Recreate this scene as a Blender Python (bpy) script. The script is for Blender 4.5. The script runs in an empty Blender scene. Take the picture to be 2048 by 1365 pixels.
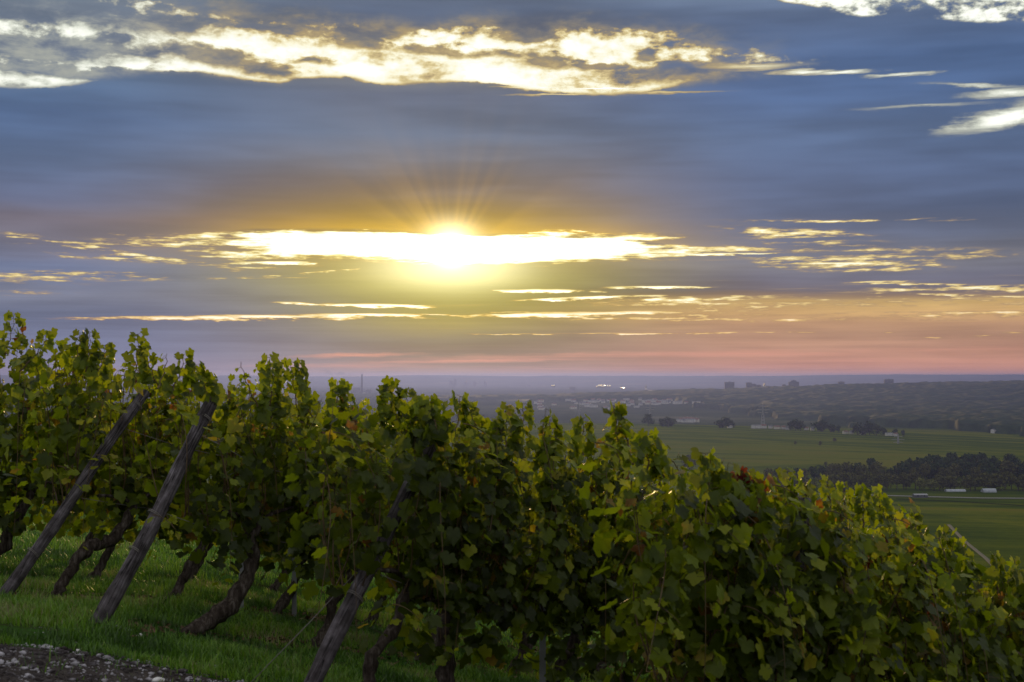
import bpy, bmesh, math, random
import numpy as np
from mathutils import Vector, Matrix, noise as mnoise

S = bpy.context.scene
COL = S.collection

# ------------------------------------------------------------------ camera
F = 2844.0                      # focal length in pixels of a 2048 wide frame (50 mm)
HOR = 755.0                     # picture height of the horizon
cam_d = bpy.data.cameras.new('camera')
cam_d.lens = 50.0
cam_d.sensor_width = 36.0
cam_d.clip_start = 0.1
cam_d.clip_end = 200000.0
cam_d.dof.use_dof = True
cam_d.dof.focus_distance = 60.0
cam_d.dof.aperture_fstop = 7.0
cam = bpy.data.objects.new('camera', cam_d)
COL.objects.link(cam)
cam.location = (0, 0, 0)
cam.rotation_euler = (math.radians(90.0) + math.atan((HOR - 682.5) / F), 0, 0)
S.camera = cam
S.render.resolution_x, S.render.resolution_y = 1024, 682

S.view_settings.view_transform = 'Standard'
S.view_settings.look = 'None'
S.view_settings.exposure = 0.0
S.view_settings.gamma = 1.0
S.cycles.use_denoising = True
S.cycles.max_bounces = 8
S.cycles.diffuse_bounces = 3
S.cycles.glossy_bounces = 2
S.cycles.transmission_bounces = 4
S.cycles.volume_bounces = 0
S.cycles.transparent_max_bounces = 8
S.cycles.sample_clamp_indirect = 4.0


def lin(c):
    return tuple((v / 255 / 12.92) if v / 255 <= 0.04045 else ((v / 255 + 0.055) / 1.055) ** 2.4 for v in c)


SUN_PX, SUN_PY = 902.0, 505.0
SUN_AZ = math.atan((SUN_PX - 1024) / F)
SUN_EL = math.atan((HOR - SUN_PY) / F)


# ------------------------------------------------------------------ small node language
class G:
    """one node tree; values are sockets or numbers"""
    def __init__(self, nt):
        self.nt = nt
        self.n = nt.nodes
        self.l = nt.links

    def put(self, sock, v):
        if isinstance(v, V):
            v = v.s
        if hasattr(v, 'is_output'):
            self.l.new(v, sock)
        elif v is not None:
            sock.default_value = v

    def m(self, op, a, b=None, c=None, clamp=False):
        nd = self.n.new('ShaderNodeMath')
        nd.operation = op
        nd.use_clamp = clamp
        self.put(nd.inputs[0], a)
        if b is not None:
            self.put(nd.inputs[1], b)
        if c is not None:
            self.put(nd.inputs[2], c)
        return V(self, nd.outputs[0])

    def smooth(self, x, lo, hi, a=0.0, b=1.0):
        nd = self.n.new('ShaderNodeMapRange')
        nd.interpolation_type = 'SMOOTHSTEP'
        self.put(nd.inputs['Value'], x)
        self.put(nd.inputs['From Min'], lo)
        self.put(nd.inputs['From Max'], hi)
        self.put(nd.inputs['To Min'], a)
        self.put(nd.inputs['To Max'], b)
        return V(self, nd.outputs[0])

    def vec(self, x, y, z=0.0):
        nd = self.n.new('ShaderNodeCombineXYZ')
        for i, v in enumerate((x, y, z)):
            self.put(nd.inputs[i], v)
        return V(self, nd.outputs[0])

    def noise(self, vec, scale=1.0, detail=4.0, rough=0.5, dist=0.0, dim='2D'):
        nd = self.n.new('ShaderNodeTexNoise')
        nd.noise_dimensions = dim
        self.put(nd.inputs['Vector'], vec)
        nd.inputs['Scale'].default_value = scale
        nd.inputs['Detail'].default_value = detail
        nd.inputs['Roughness'].default_value = rough
        nd.inputs['Distortion'].default_value = dist
        return V(self, nd.outputs[0])

    def ramp(self, x, stops, interp='LINEAR'):
        nd = self.n.new('ShaderNodeValToRGB')
        nd.color_ramp.interpolation = interp
        el = nd.color_ramp.elements
        while len(el) > 1:
            el.remove(el[-1])
        el[0].position, el[0].color = stops[0][0], (*stops[0][1], 1)
        for p, c in stops[1:]:
            e = el.new(p)
            e.color = (*c, 1)
        self.put(nd.inputs[0], x)
        return V(self, nd.outputs[0])

    def curve(self, x, pts):
        nd = self.n.new('ShaderNodeFloatCurve')
        c = nd.mapping.curves[0]
        nd.mapping.extend = 'HORIZONTAL'
        while len(c.points) > 2:
            c.points.remove(c.points[1])
        c.points[0].location = pts[0]
        c.points[1].location = pts[-1]
        for p in pts[1:-1]:
            c.points.new(*p)
        nd.mapping.update()
        self.put(nd.inputs['Value'], x)
        return V(self, nd.outputs[0])

    def mix(self, f, a, b, mode='MIX', clamp=False):
        nd = self.n.new('ShaderNodeMix')
        nd.data_type = 'RGBA'
        nd.blend_type = mode
        nd.clamp_result = clamp
        self.put(nd.inputs[0], f)
        for i, v in ((6, a), (7, b)):
            if isinstance(v, tuple):
                v = (*v, 1)
            self.put(nd.inputs[i], v)
        return V(self, nd.outputs[2])


class V:
    def __init__(self, g, s):
        self.g, self.s = g, s
    def __add__(self, o): return self.g.m('ADD', self, o)
    def __radd__(self, o): return self.g.m('ADD', self, o)
    def __sub__(self, o): return self.g.m('SUBTRACT', self, o)
    def __rsub__(self, o): return self.g.m('SUBTRACT', o, self)
    def __mul__(self, o): return self.g.m('MULTIPLY', self, o)
    def __rmul__(self, o): return self.g.m('MULTIPLY', self, o)
    def __truediv__(self, o): return self.g.m('DIVIDE', self, o)


# ------------------------------------------------------------------ sky: clouds around the low sun, by compass direction and height
def az(px):
    return math.atan((px - 1024) / F) * F


def el(px, py):
    return math.atan((HOR - py) / math.hypot(F, px - 1024)) * F


def build_sky():
    w = bpy.data.worlds.new('World')
    S.world = w
    w.use_nodes = True
    nt = w.node_tree
    nt.nodes.clear()
    g = G(nt)
    out = nt.nodes.new('ShaderNodeOutputWorld')
    bg = nt.nodes.new('ShaderNodeBackground')
    nt.links.new(bg.outputs[0], out.inputs[0])
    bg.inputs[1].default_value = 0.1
    tc = nt.nodes.new('ShaderNodeTexCoord')
    sep = nt.nodes.new('ShaderNodeSeparateXYZ')
    nt.links.new(tc.outputs['Generated'], sep.inputs[0])
    dx, dy, dz = (V(g, sep.outputs[i]) for i in range(3))
    X = g.m('ARCTAN2', dx, dy) * F
    Y = g.m('ARCSINE', dz) * F

    # cloud textures; streaks get thinner towards the horizon
    nb = g.noise(g.vec(X / 700.0, Y / 90.0 + 3.1), 1, 3, 0.55)              # broad soft folds
    nf = g.noise(g.vec(X / 125.0, Y / 50.0 + 7.7), 1, 6, 0.60, 0.15)        # fluffy
    ng = g.noise(g.vec(X / 170.0 + 40.0, Y / 70.0), 1, 4, 0.60)             # fluffy, second
    ns = g.noise(g.vec(X / 420.0, Y / 11.0 + 1.3), 1, 5, 0.62, 0.2)         # thin streaks
    nh = g.noise(g.vec(X / 34.0 + 5.0, Y / 19.0), 1, 4, 0.60)               # small puffs
    nr = g.noise(g.vec(X / 52.0 + 3.0, Y / 7.0), 1, 4, 0.60)                # small rags
    nl = g.noise(g.vec(X / 150.0 + 9.0, Y / 15.0), 1, 5, 0.62)              # frayed streak edges
    # body colour of the cloud sheet at three bearings
    def col(px, stops, yy):
        st = []
        for py, c in stops:
            y = el(px, py)
            st.append(((y + 20) / 1120.0, lin(c)))
        st.sort(key=lambda s: s[0])
        return g.ramp((yy + 20.0) / 1120.0, st)
    Yr = Y + (nb - 0.5) * 46.0
    left = col(150, [(-330, (150, 162, 178)), (-60, (122, 136, 152)), (20, (112, 126, 144)), (90, (88, 104, 130)), (150, (86, 112, 146)),
                     (230, (84, 110, 150)), (320, (92, 114, 150)), (395, (96, 106, 135)), (440, (118, 114, 130)),
                     (480, (116, 116, 134)), (530, (102, 116, 148)), (590, (116, 124, 146)), (640, (104, 118, 150)), (700, (108, 118, 150)),
                     (735, (134, 128, 154)), (758, (150, 132, 150)), (775, (140, 128, 145))], Yr)
    mid = col(900, [(-330, (150, 162, 178)), (-60, (100, 114, 134)), (20, (82, 98, 124)), (60, (90, 98, 116)), (110, (118, 118, 112)), (185, (92, 104, 126)),
                    (260, (96, 112, 136)), (320, (110, 114, 126)), (380, (122, 112, 108)), (430, (142, 120, 84)), (455, (160, 130, 74)),
                    (560, (152, 142, 74)), (600, (136, 128, 76)), (640, (142, 130, 86)), (680, (124, 115, 100)), (710, (140, 122, 106)),
                    (740, (164, 138, 118)), (758, (166, 138, 122)), (775, (140, 120, 116))], Yr)
    right = col(1800, [(-330, (150, 162, 178)), (-60, (108, 126, 152)), (30, (88, 108, 142)), (110, (80, 106, 148)), (180, (82, 108, 150)), (260, (88, 110, 146)),
                       (340, (84, 102, 136)), (420, (86, 102, 134)), (470, (98, 108, 132)), (520, (114, 116, 128)), (550, (104, 106, 124)),
                       (580, (108, 104, 116)), (596, (150, 126, 106)), (605, (214, 178, 114)), (628, (212, 170, 114)), (645, (190, 148, 112)), (668, (184, 142, 114)), (700, (196, 146, 120)),
                       (745, (222, 152, 122)), (758, (212, 150, 122)), (775, (150, 125, 122))], Yr)
    fl = g.smooth(X - g.smooth(Y, 260.0, 120.0) * 130.0, az(60), az(780), 1.0, 0.0)
    fr = g.smooth(X, az(960), az(1560))
    body = g.mix(fl, mid, left)
    body = g.mix(fr, body, right)
    # unseen sky behind and overhead: even pale grey, brightened to light the vines
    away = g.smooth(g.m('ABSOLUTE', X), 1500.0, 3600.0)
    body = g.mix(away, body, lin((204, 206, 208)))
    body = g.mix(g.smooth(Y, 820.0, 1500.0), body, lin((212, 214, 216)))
    # folds of light and shade inside the sheet
    low = g.smooth(Y, 330.0, 150.0)
    sh = g.smooth(nb, 0.3, 0.7, 0.80, 1.15) + (ns - 0.5) * (low * 0.34 + 0.07) + (nl - 0.5) * 0.10
    body = g.mix(1.0, body, g.vec(sh, sh, sh), 'MULTIPLY')

    # ---- openings: 0 closed, 1 open; soft patches in warped direction space
    def warped(wx, wy, n1, n2):
        return g.vec(X + (n1 - 0.5) * wx, Y + (n2 - 0.5) * wy)
    P_hi = warped(150.0, 46.0, ng, nf)          # ragged heaps high up
    P_lo = warped(170.0, 17.0, nf, nl)          # torn streaks low down
    P_in = warped(80.0, 9.0, nf, nr)            # crisp thin bars

    def patch(P, cx, cy, hw, hh, slope=0.0):
        mp = nt.nodes.new('ShaderNodeMapping')
        mp.vector_type = 'TEXTURE'
        nt.links.new(P.s, mp.inputs[0])
        mp.inputs['Location'].default_value = (az(cx), el(cx, cy), 0)
        mp.inputs['Rotation'].default_value = (0, 0, math.atan(slope))
        mp.inputs['Scale'].default_value = (hw * 1.45, hh * 1.45, 1)
        gr = nt.nodes.new('ShaderNodeTexGradient')
        gr.gradient_type = 'SPHERICAL'
        nt.links.new(mp.outputs[0], gr.inputs[0])
        return V(g, gr.outputs['Fac'])

    def union(P, items, start=None, thin_=1.0, gain=2.2):
        r = start
        for cx, cy, hw, hh, sl, am in items:
            b = patch(P, cx, cy, hw, hh * thin_, sl) * (am * gain)
            r = b if r is None else g.m('MAXIMUM', r, b)
        return r

    def norm(px):
        return (az(px) + 1100) / 2200.0

    Xn = (X + 1100.0) / 2200.0

    def edge(pts, jig):
        return g.curve(Xn, [(norm(px), el(px, py) / 1000.0) for px, py in pts]) * 1000.0 + jig

    top = edge([(-40, 18), (120, 8), (300, 2), (430, 22), (550, 34), (700, 38), (800, 48), (900, 54), (1000, 46), (1100, 54), (1200, 46),
                (1300, 56), (1400, 74), (1500, 86), (1600, 102), (1700, 130), (1800, 149), (2090, 150)], (ng - 0.5) * 50.0 + (nh - 0.5) * 22.0)
    bot = edge([(-40, 172), (140, 168), (250, 150), (400, 148), (560, 164), (600, 154), (700, 154), (750, 167), (880, 166), (1000, 172),
                (1100, 184), (1270, 186), (1340, 176), (1450, 160), (1700, 151), (1800, 151), (2090, 151)], (nf - 0.5) * 30.0 + (nh - 0.5) * 14.0)
    A = g.smooth(top - Y, -14.0, 40.0) * g.smooth(Y - bot, -6.0, 10.0)
    heaps = union(P_hi, [
        (110, 90, 200, 24, 0.0, 0.9), (300, 92, 90, 14, -0.1, 0.4), (430, 108, 105, 19, -0.14, 0.85), (525, 134, 70, 16, -0.1, 0.75), (50, 130, 90, 14, 0, 0.8),
        (190, 142, 150, 12, 0.06, 0.85), (280, 44, 220, 18, 0, 0.5), (900, 98, 125, 12, -0.05, 0.8), (1010, 104, 60, 9, -0.1, 0.4), (622, 120, 44, 8, 0, 0.6),
        (700, 84, 110, 10, -0.04, 0.45), (600, 62, 110, 9, -0.05, 0.4), (1095, 120, 50, 12, 0, 0.8), (1195, 131, 70, 8, -0.05, 0.7), (1300, 111, 30, 10, 0, 0.75),
        (1050, 68, 50, 15, 0, 0.7), (1370, 142, 130, 22, 0.03, 0.72), (1480, 150, 130, 22, 0, 0.6), (790, 62, 60, 12, 0, 0.5)])
    env = g.smooth(A, 0.0, 0.45)
    A = A * 1.10 - g.m('MINIMUM', heaps, 1.5) * 0.80 + (nf - 0.5) * 2.3 + (ng - 0.5) * 1.3 + (nh - 0.5) * 0.95
    A = A - g.smooth(X, az(1330), az(1560)) * 0.42 - g.smooth(X, az(1560), az(1780)) * 0.25
    A = g.smooth(A, -0.25, 1.62) * env
    halo = g.smooth(top - Y, -55.0, 30.0) * g.smooth(Y - bot, -16.0, 14.0) * g.smooth(X, az(1800), az(1300))
    A = g.m('MAXIMUM', A, halo * g.smooth(nf, 0.25, 0.70, 0.10, 0.42))
    tr = edge([(-40, -300), (1480, -200), (1540, -8), (1620, 12), (1720, 32), (1800, 34), (1900, 40), (2090, 44)], (nf - 0.5) * 18.0)
    T = g.smooth(Y - tr, -2.0, 9.0) * g.smooth(nf * 0.4 + ng * 0.3 + nh * 0.3, 0.60, 0.40, 0.05, 1.0) * g.smooth(Y, el(1800, -140), el(1800, -20))
    hi = g.m('MAXIMUM', A, T)
    hi = union(P_hi, [(1800, 120, 10, 4, 0.05, 0.02)], hi)
    hi = union(P_lo, [(1990, 236, 80, 17, 0.16, 0.60), (2045, 222, 70, 20, 0.1, 0.36), (2030, 184, 80, 9, 0.0, 0.42)], hi)
    hi = union(P_lo, [(1850, 211, 130, 4, 0.0, 0.22), (1690, 142, 70, 5, 0, 0.42), (1610, 141, 60, 5, 0, 0.45), (1500, 130, 120, 9, 0, 0.3), (1800, 149, 60, 4, 0, 0.35), (1960, 168, 110, 4, -0.08, 0.28)], hi)
    hi = union(P_in, [(1200, 175, 130, 2.4, 0, 0.55), (1080, 172, 70, 2.2, 0, 0.5), (1330, 183, 120, 3, 0, 0.25), (1120, 187, 110, 2, 0, 0.3)], hi)
    hi = g.m('MINIMUM', hi, 1.0)
    hi_col = g.ramp(hi, [(0.0, lin((100, 110, 130))), (0.14, lin((132, 130, 124))), (0.34, lin((172, 152, 112))), (0.55, lin((222, 204, 150))), (0.75, lin((254, 250, 220))), (0.9, lin((255, 255, 246))), (1.0, (1.2, 1.2, 1.08))])
    hi_cool = g.ramp(hi, [(0.0, lin((100, 114, 140))), (0.16, lin((122, 132, 146))), (0.4, lin((162, 166, 160))), (0.62, lin((216, 220, 206))), (0.8, lin((250, 252, 240))), (1.0, (1.12, 1.12, 1.06))])
    hi_col = g.mix(g.smooth(g.m('ABSOLUTE', X + 60.0), 380.0, 780.0), hi_col, hi_cool)
    sky = g.mix(g.smooth(hi, 0.0, 0.42), body, hi_col)

    # ---- the long gap with the sun in it
    gt = edge([(-40, 520), (300, 500), (380, 474), (460, 462), (560, 458), (680, 457), (800, 462), (900, 466), (1000, 467), (1080, 468),
               (1150, 468), (1230, 472), (1300, 484), (1400, 496), (1520, 503), (1600, 507), (2090, 515)], (nl - 0.5) * 12.0)
    gb = edge([(-40, 521), (300, 502), (420, 494), (500, 512), (600, 518), (700, 519), (800, 524), (900, 532), (1000, 532), (1100, 529), (1200, 524), (1330, 519),
               (1450, 511), (1560, 507), (2090, 516)], (nl - 0.5) * 16.0)
    W = g.smooth(gt - Y, -3.0, 10.0) * g.smooth(Y - gb, -8.0, 18.0) * g.smooth(X, az(330), az(600)) * g.smooth(X, az(1600), az(1200))
    W = union(P_lo, [
        (250, 504, 190, 7, -0.14, 0.42), (330, 522, 190, 6, -0.05, 0.36), (150, 498, 80, 4, -0.08, 0.45), (400, 471, 150, 6, 0.03, 0.5), (330, 486, 180, 8, 0, 0.30),
        (450, 508, 150, 12, -0.1, 0.42), (180, 551, 170, 7, 0, 0.30), (40, 584, 90, 6, 0, 0.25), (60, 560, 140, 14, 0, 0.14),
        (1260, 474, 75, 9, 0, 0.62), (1110, 467, 70, 6, 0, 0.7), (1400, 500, 190, 8, -0.02, 0.6), (1560, 466, 150, 9, -0.06, 0.40), (1690, 487, 170, 8, -0.10, 0.38),
        (1700, 441, 220, 4, -0.02, 0.30), (1600, 476, 150, 24, -0.1, 0.2), (1700, 526, 150, 16, -0.03, 0.58), (1760, 510, 260, 14, 0, 0.22), (1880, 514, 220, 5, 0, 0.24),
        (1380, 598, 190, 7, 0.0, 0.42), (1950, 577, 150, 8, 0, 0.42), (1700, 604, 460, 10, 0.0, 0.30), (1500, 615, 200, 7, 0.02, 0.32), (1330, 632, 240, 7, 0, 0.42),
        (1600, 640, 330, 6, 0, 0.24), (1900, 628, 260, 7, 0, 0.24), (1900, 672, 220, 5, 0.03, 0.2)], W, 0.9, 1.65)
    W = union(P_in, [
        (545, 526, 70, 7, 0.02, 0.95), (1490, 507, 150, 3, 0.0, 0.6), (1700, 527, 120, 9, -0.03, 0.62), (1540, 534, 60, 3.4, 0, 0.45),
        (1310, 575, 85, 5, 0, 0.8), (1090, 582, 100, 5.5, 0, 0.85), (1190, 596, 130, 5.5, 0.03, 0.85), (1010, 581, 34, 3, 0, 0.6),
        (1850, 568, 90, 4, -0.04, 0.5), (1940, 575, 110, 4, 0.02, 0.5), (1760, 564, 60, 4, 0, 0.4), (1920, 590, 180, 4, -0.05, 0.36),
        (1180, 629, 190, 9, 0.01, 0.85), (1020, 625, 44, 3, 0, 0.5), (1250, 668, 260, 2.4, 0, 0.45), (1550, 665, 240, 3, 0, 0.36),
        (740, 611, 95, 6, -0.02, 0.72), (590, 607, 55, 4, -0.05, 0.6), (860, 630, 52, 3, 0, 0.6), (560, 635, 330, 8, 0.012, 0.62), (250, 635, 34, 3, 0, 0.3), (740, 631, 130, 6, 0, 0.75),
        (640, 543, 190, 3, 0.09, 0.28), (480, 556, 140, 3, 0.02, 0.2)], W, 0.62, 1.75)
    W = W * 1.05 + g.smooth(W, 0.0, 0.25) * ((ns - 0.5) * 1.7 + (nl - 0.5) * 1.0 + (nr - 0.5) * 2.2 - 0.10)
    W = g.m('MAXIMUM', W, 0.0)
    W = W + g.smooth(X, az(400), az(720), 0.0, 1.0) * g.smooth(X, az(1380), az(1080)) * g.smooth(gt - Y, 0.0, 12.0) * g.smooth(Y - gb, 0.0, 22.0)
    thin = g.smooth(ns, 0.56, 0.76) * low * g.smooth(X, az(600), az(1300), 0.06, 0.36) * g.smooth(Y, 60.0, 110.0)
    thin = thin * g.smooth(g.m('ABSOLUTE', X), 2600.0, 1400.0)
    W = g.m('MINIMUM', g.m('MAXIMUM', W, thin), 1.0)
    near = g.m('POWER', 2.71828, ((X - az(SUN_PX)) * (X - az(SUN_PX)) / (560.0 * 560.0)) * -1.0)
    wcol = g.ramp(W, [(0.0, lin((140, 124, 112))), (0.35, lin((172, 150, 118))), (0.6, lin((226, 200, 134))), (0.85, lin((248, 232, 172))), (1.0, lin((255, 252, 220)))])
    wsun = g.ramp(W, [(0.0, lin((160, 132, 80))), (0.3, lin((206, 170, 88))), (0.5, lin((246, 228, 140))), (0.75, lin((255, 252, 204))), (1.0, (1.5, 1.5, 1.25))])
    wcol = g.mix(near, wcol, wsun)
    wcol = g.mix(g.smooth(Y, 190.0, 85.0, 0.0, 0.6), wcol, g.mix(1.0, wcol, lin((255, 214, 196)), 'MULTIPLY'))
    sky = g.mix(g.smooth(W, -0.02, 0.62), sky, wcol)
    # salmon bars right above the horizon
    P = union(P_in, [(700, 711, 110, 4, 0.02, 0.36), (700, 733, 180, 5, 0, 0.2), (960, 722, 260, 4, 0.02, 0.34), (1150, 713, 330, 6, 0.02, 0.26), (740, 748, 260, 9, 0, 0.16),
                     (1250, 742, 330, 13, 0, 0.2), (1500, 708, 330, 6, 0.01, 0.22), (1700, 743, 520, 16, 0, 0.24), (1750, 702, 260, 5, 0.02, 0.2), (1800, 724, 330, 5, 0, 0.2)])
    P = P * g.smooth(ns, 0.34, 0.60, 0.3, 1.3)
    sky = g.mix(g.m('MINIMUM', P, 0.85), sky, lin((224, 154, 128)))

    # ---- light of the sun through the thin cloud: glow and crepuscular beams
    sx, sy = az(SUN_PX), el(SUN_PX, SUN_PY)
    rx, ry = X - sx, Y - sy
    def gauss(wx, wy, oy=0.0):
        yy = ry - oy
        return g.m('POWER', 2.71828, (rx * rx / (wx * wx) + yy * yy / (wy * wy)) * -1.0)
    def add(c, f, colour):
        return g.mix(1.0, c, g.vec(f * colour[0], f * colour[1], f * colour[2]), 'ADD')
    ang = g.m('ARCTAN2', rx, ry + 18.0)
    rr = g.m('SQRT', rx * rx + ry * ry)
    na = g.noise(g.vec(ang * 3.4 + 1.7, 0.4, 0.0), 1, 2.0, 0.6)
    beam = g.smooth(na, 0.40, 0.68) * g.m('POWER', 2.71828, rr / -80.0) * g.smooth(ry, 20.0, 70.0) * g.smooth(g.m('ABSOLUTE', ang), 1.25, 0.9)
    sky = add(sky, beam, (0.42, 0.23, 0.01))
    sky = add(sky, gauss(330, 90, 20), (0.05, 0.034, -0.010))
    sky = add(sky, gauss(260, 110, -66), (0.13, 0.118, -0.02))
    sky = add(sky, gauss(46, 34, 26), (1.5, 1.3, 0.8))
    sky = add(sky, gauss(140, 44, -26), (1.15, 1.12, 0.74))
    sky = add(sky, gauss(24, 20, 4), (5.0, 4.6, 3.8))
    # the cloud edge over the gap lit from behind
    over = Y - gt
    rim = g.m('POWER', 2.71828, over / -20.0) * g.smooth(over, -4.0, 4.0) * g.smooth(X, az(260), az(640)) * g.smooth(X, az(1640), az(1120))
    rim2 = g.m('POWER', 2.71828, over / -60.0) * g.smooth(over, -4.0, 4.0) * near
    sky = add(sky, rim, (0.20, 0.115, 0.0))
    sky = add(sky, rim2, (0.085, 0.035, -0.02))
    # clear air behind it all
    ni = nt.nodes.new('ShaderNodeTexSky')
    ni.sky_type = 'NISHITA'
    ni.sun_disc = False
    ni.sun_elevation = SUN_EL
    ni.sun_rotation = SUN_AZ
    ni.altitude = 200
    ni.dust_density = 2.0
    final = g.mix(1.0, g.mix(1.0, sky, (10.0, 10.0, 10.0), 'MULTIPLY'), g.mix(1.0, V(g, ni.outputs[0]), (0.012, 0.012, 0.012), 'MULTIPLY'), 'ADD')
    # nothing but ground below the horizon
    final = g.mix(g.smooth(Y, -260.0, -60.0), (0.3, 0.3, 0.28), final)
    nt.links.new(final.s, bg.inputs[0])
    w.cycles.sampling_method = 'MANUAL'
    w.cycles.sample_map_resolution = 1024


build_sky()

sun_d = bpy.data.lights.new('sun', 'SUN')
sun_d.energy = 2.4
sun_d.angle = math.radians(2.0)
sun_d.color = (1.0, 0.66, 0.27)
sun = bpy.data.objects.new('sun', sun_d)
COL.objects.link(sun)
sd = Vector((math.sin(SUN_AZ) * math.cos(SUN_EL), math.cos(SUN_AZ) * math.cos(SUN_EL), math.sin(SUN_EL)))
sun.rotation_euler = sd.to_track_quat('Z', 'Y').to_euler()

# ================================================================== helpers
def tag(o, label=None, cat=None, group=None, kind=None):
    if label: o['label'] = label
    if cat: o['category'] = cat
    if group: o['group'] = group
    if kind: o['kind'] = kind
    return o


def link(name, me, mat=None, parent=None, loc=None):
    o = bpy.data.objects.new(name, me)
    if mat is not None and len(me.materials) == 0:
        me.materials.append(mat)
    COL.objects.link(o)
    if parent is not None:
        o.parent = parent
    if loc is not None:
        o.location = loc
    return o


def empty(name, loc, rz=0.0):
    o = bpy.data.objects.new(name, None)
    o.empty_display_size = 0.2
    COL.objects.link(o)
    o.location = loc
    o.rotation_euler = (0, 0, rz)
    return o


def mesh_np(name, verts, faces, smooth=False, attrs=None):
    """verts (n,3), faces list of equal-length index arrays (m,k)"""
    me = bpy.data.meshes.new(name)
    verts = np.asarray(verts, dtype=np.float32)
    faces = np.asarray(faces, dtype=np.int32)
    m, k = faces.shape
    me.vertices.add(len(verts))
    me.vertices.foreach_set('co', verts.ravel())
    me.loops.add(m * k)
    me.loops.foreach_set('vertex_index', faces.ravel())
    me.polygons.add(m)
    me.polygons.foreach_set('loop_start', np.arange(0, m * k, k, dtype=np.int32))
    if smooth:
        me.polygons.foreach_set('use_smooth', np.ones(m, dtype=bool))
    for an, av in (attrs or {}).items():
        at = me.attributes.new(an, 'FLOAT', 'POINT')
        at.data.foreach_set('value', np.asarray(av, dtype=np.float32))
    me.update(calc_edges=True)
    return me


class MB:
    """mesh collector for boxes, tubes and lathes"""
    def __init__(self):
        self.v, self.f = [], []

    def poly(self, pts, faces):
        b = len(self.v)
        self.v += [tuple(p) for p in pts]
        self.f += [tuple(b + i for i in f) for f in faces]

    def box(self, x0, y0, z0, x1, y1, z1):
        self.poly([(x0, y0, z0), (x1, y0, z0), (x1, y1, z0), (x0, y1, z0), (x0, y0, z1), (x1, y0, z1), (x1, y1, z1), (x0, y1, z1)],
                  [(0, 3, 2, 1), (4, 5, 6, 7), (0, 1, 5, 4), (1, 2, 6, 5), (2, 3, 7, 6), (3, 0, 4, 7)])

    def tube(self, pts, rad, n=8, cap=True, jit=0.0, rng=None):
        pts = [Vector(p) for p in pts]
        if not isinstance(rad, (list, tuple)):
            rad = [rad] * len(pts)
        b = len(self.v)
        ref = None
        for i, p in enumerate(pts):
            t = (pts[min(i + 1, len(pts) - 1)] - pts[max(i - 1, 0)]).normalized()
            if ref is None:
                ref = Vector((0, 0, 1)) if abs(t.z) < 0.9 else Vector((1, 0, 0))
            u = t.cross(ref)
            if u.length < 1e-4:
                u = t.orthogonal()
            u.normalize()
            w = u.cross(t).normalized()
            ref = w
            for k in range(n):
                a = 2 * math.pi * k / n
                r = rad[i] * (1 + (rng.uniform(-jit, jit) if rng else 0))
                self.v.append(tuple(p + (u * math.cos(a) + w * math.sin(a)) * r))
        for i in range(len(pts) - 1):
            for k in range(n):
                a, c = b + i * n + k, b + i * n + (k + 1) % n
                self.f.append((a, c, c + n, a + n))
        if cap:
            self.f.append(tuple(b + k for k in range(n))[::-1])
            self.f.append(tuple(b + (len(pts) - 1) * n + k for k in range(n)))

    def build(self, name, mat, parent=None, smooth=False, loc=None):
        me = bpy.data.meshes.new(name)
        me.from_pydata(self.v, [], self.f)
        if smooth:
            for p in me.polygons:
                p.use_smooth = True
        me.update()
        return link(name, me, mat, parent, loc)


def material(name, fn, rough=0.8, spec=0.3, bump=None, bump_d=0.02):
    """fn(g, pos) -> colour; bump(g, pos) -> height"""
    m = bpy.data.materials.new(name)
    m.use_nodes = True
    nt = m.node_tree
    g = G(nt)
    p = nt.nodes['Principled BSDF']
    p.inputs['Roughness'].default_value = rough
    p.inputs['Specular IOR Level'].default_value = spec
    tc = nt.nodes.new('ShaderNodeTexCoord')
    pos = V(g, tc.outputs['Object'])
    c = fn(g, pos)
    if isinstance(c, tuple):
        p.inputs['Base Color'].default_value = (*c, 1)
    else:
        nt.links.new(c.s, p.inputs['Base Color'])
    if bump:
        bn = nt.nodes.new('ShaderNodeBump')
        bn.inputs['Distance'].default_value = bump_d
        bn.inputs['Strength'].default_value = 1.0
        g.put(bn.inputs['Height'], bump(g, pos))
        nt.links.new(bn.outputs[0], p.inputs['Normal'])
    return m


def vmul(g, v, s):
    nd = g.n.new('ShaderNodeVectorMath')
    nd.operation = 'MULTIPLY'
    g.put(nd.inputs[0], v)
    nd.inputs[1].default_value = s
    return V(g, nd.outputs[0])


def xyz(g, v):
    nd = g.n.new('ShaderNodeSeparateXYZ')
    g.put(nd.inputs[0], v)
    return [V(g, nd.outputs[i]) for i in range(3)]


def smoothstep(x, a, b):
    t = np.clip((np.asarray(x, dtype=float) - a) / (b - a), 0, 1)
    return t * t * (3 - 2 * t)


def ray(px, py, D):
    """the point D metres ahead seen at a place of the photograph"""
    return Vector(((px - 1024) / F * D, D, (HOR - py) / F * D))


# value noise for terrain
_rng = np.random.RandomState(5)
_tab = _rng.rand(256, 256)


def vnoise(x, y, s=1.0, seed=0):
    x = np.asarray(x, dtype=float) * s + seed * 17.3
    y = np.asarray(y, dtype=float) * s + seed * 9.7
    xi, yi = np.floor(x).astype(int), np.floor(y).astype(int)
    fx, fy = x - xi, y - yi
    fx, fy = fx * fx * (3 - 2 * fx), fy * fy * (3 - 2 * fy)
    t = lambda a, b: _tab[a % 256, b % 256]
    return (t(xi, yi) * (1 - fx) + t(xi + 1, yi) * fx) * (1 - fy) + (t(xi, yi + 1) * (1 - fx) + t(xi + 1, yi + 1) * fx) * fy


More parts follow.
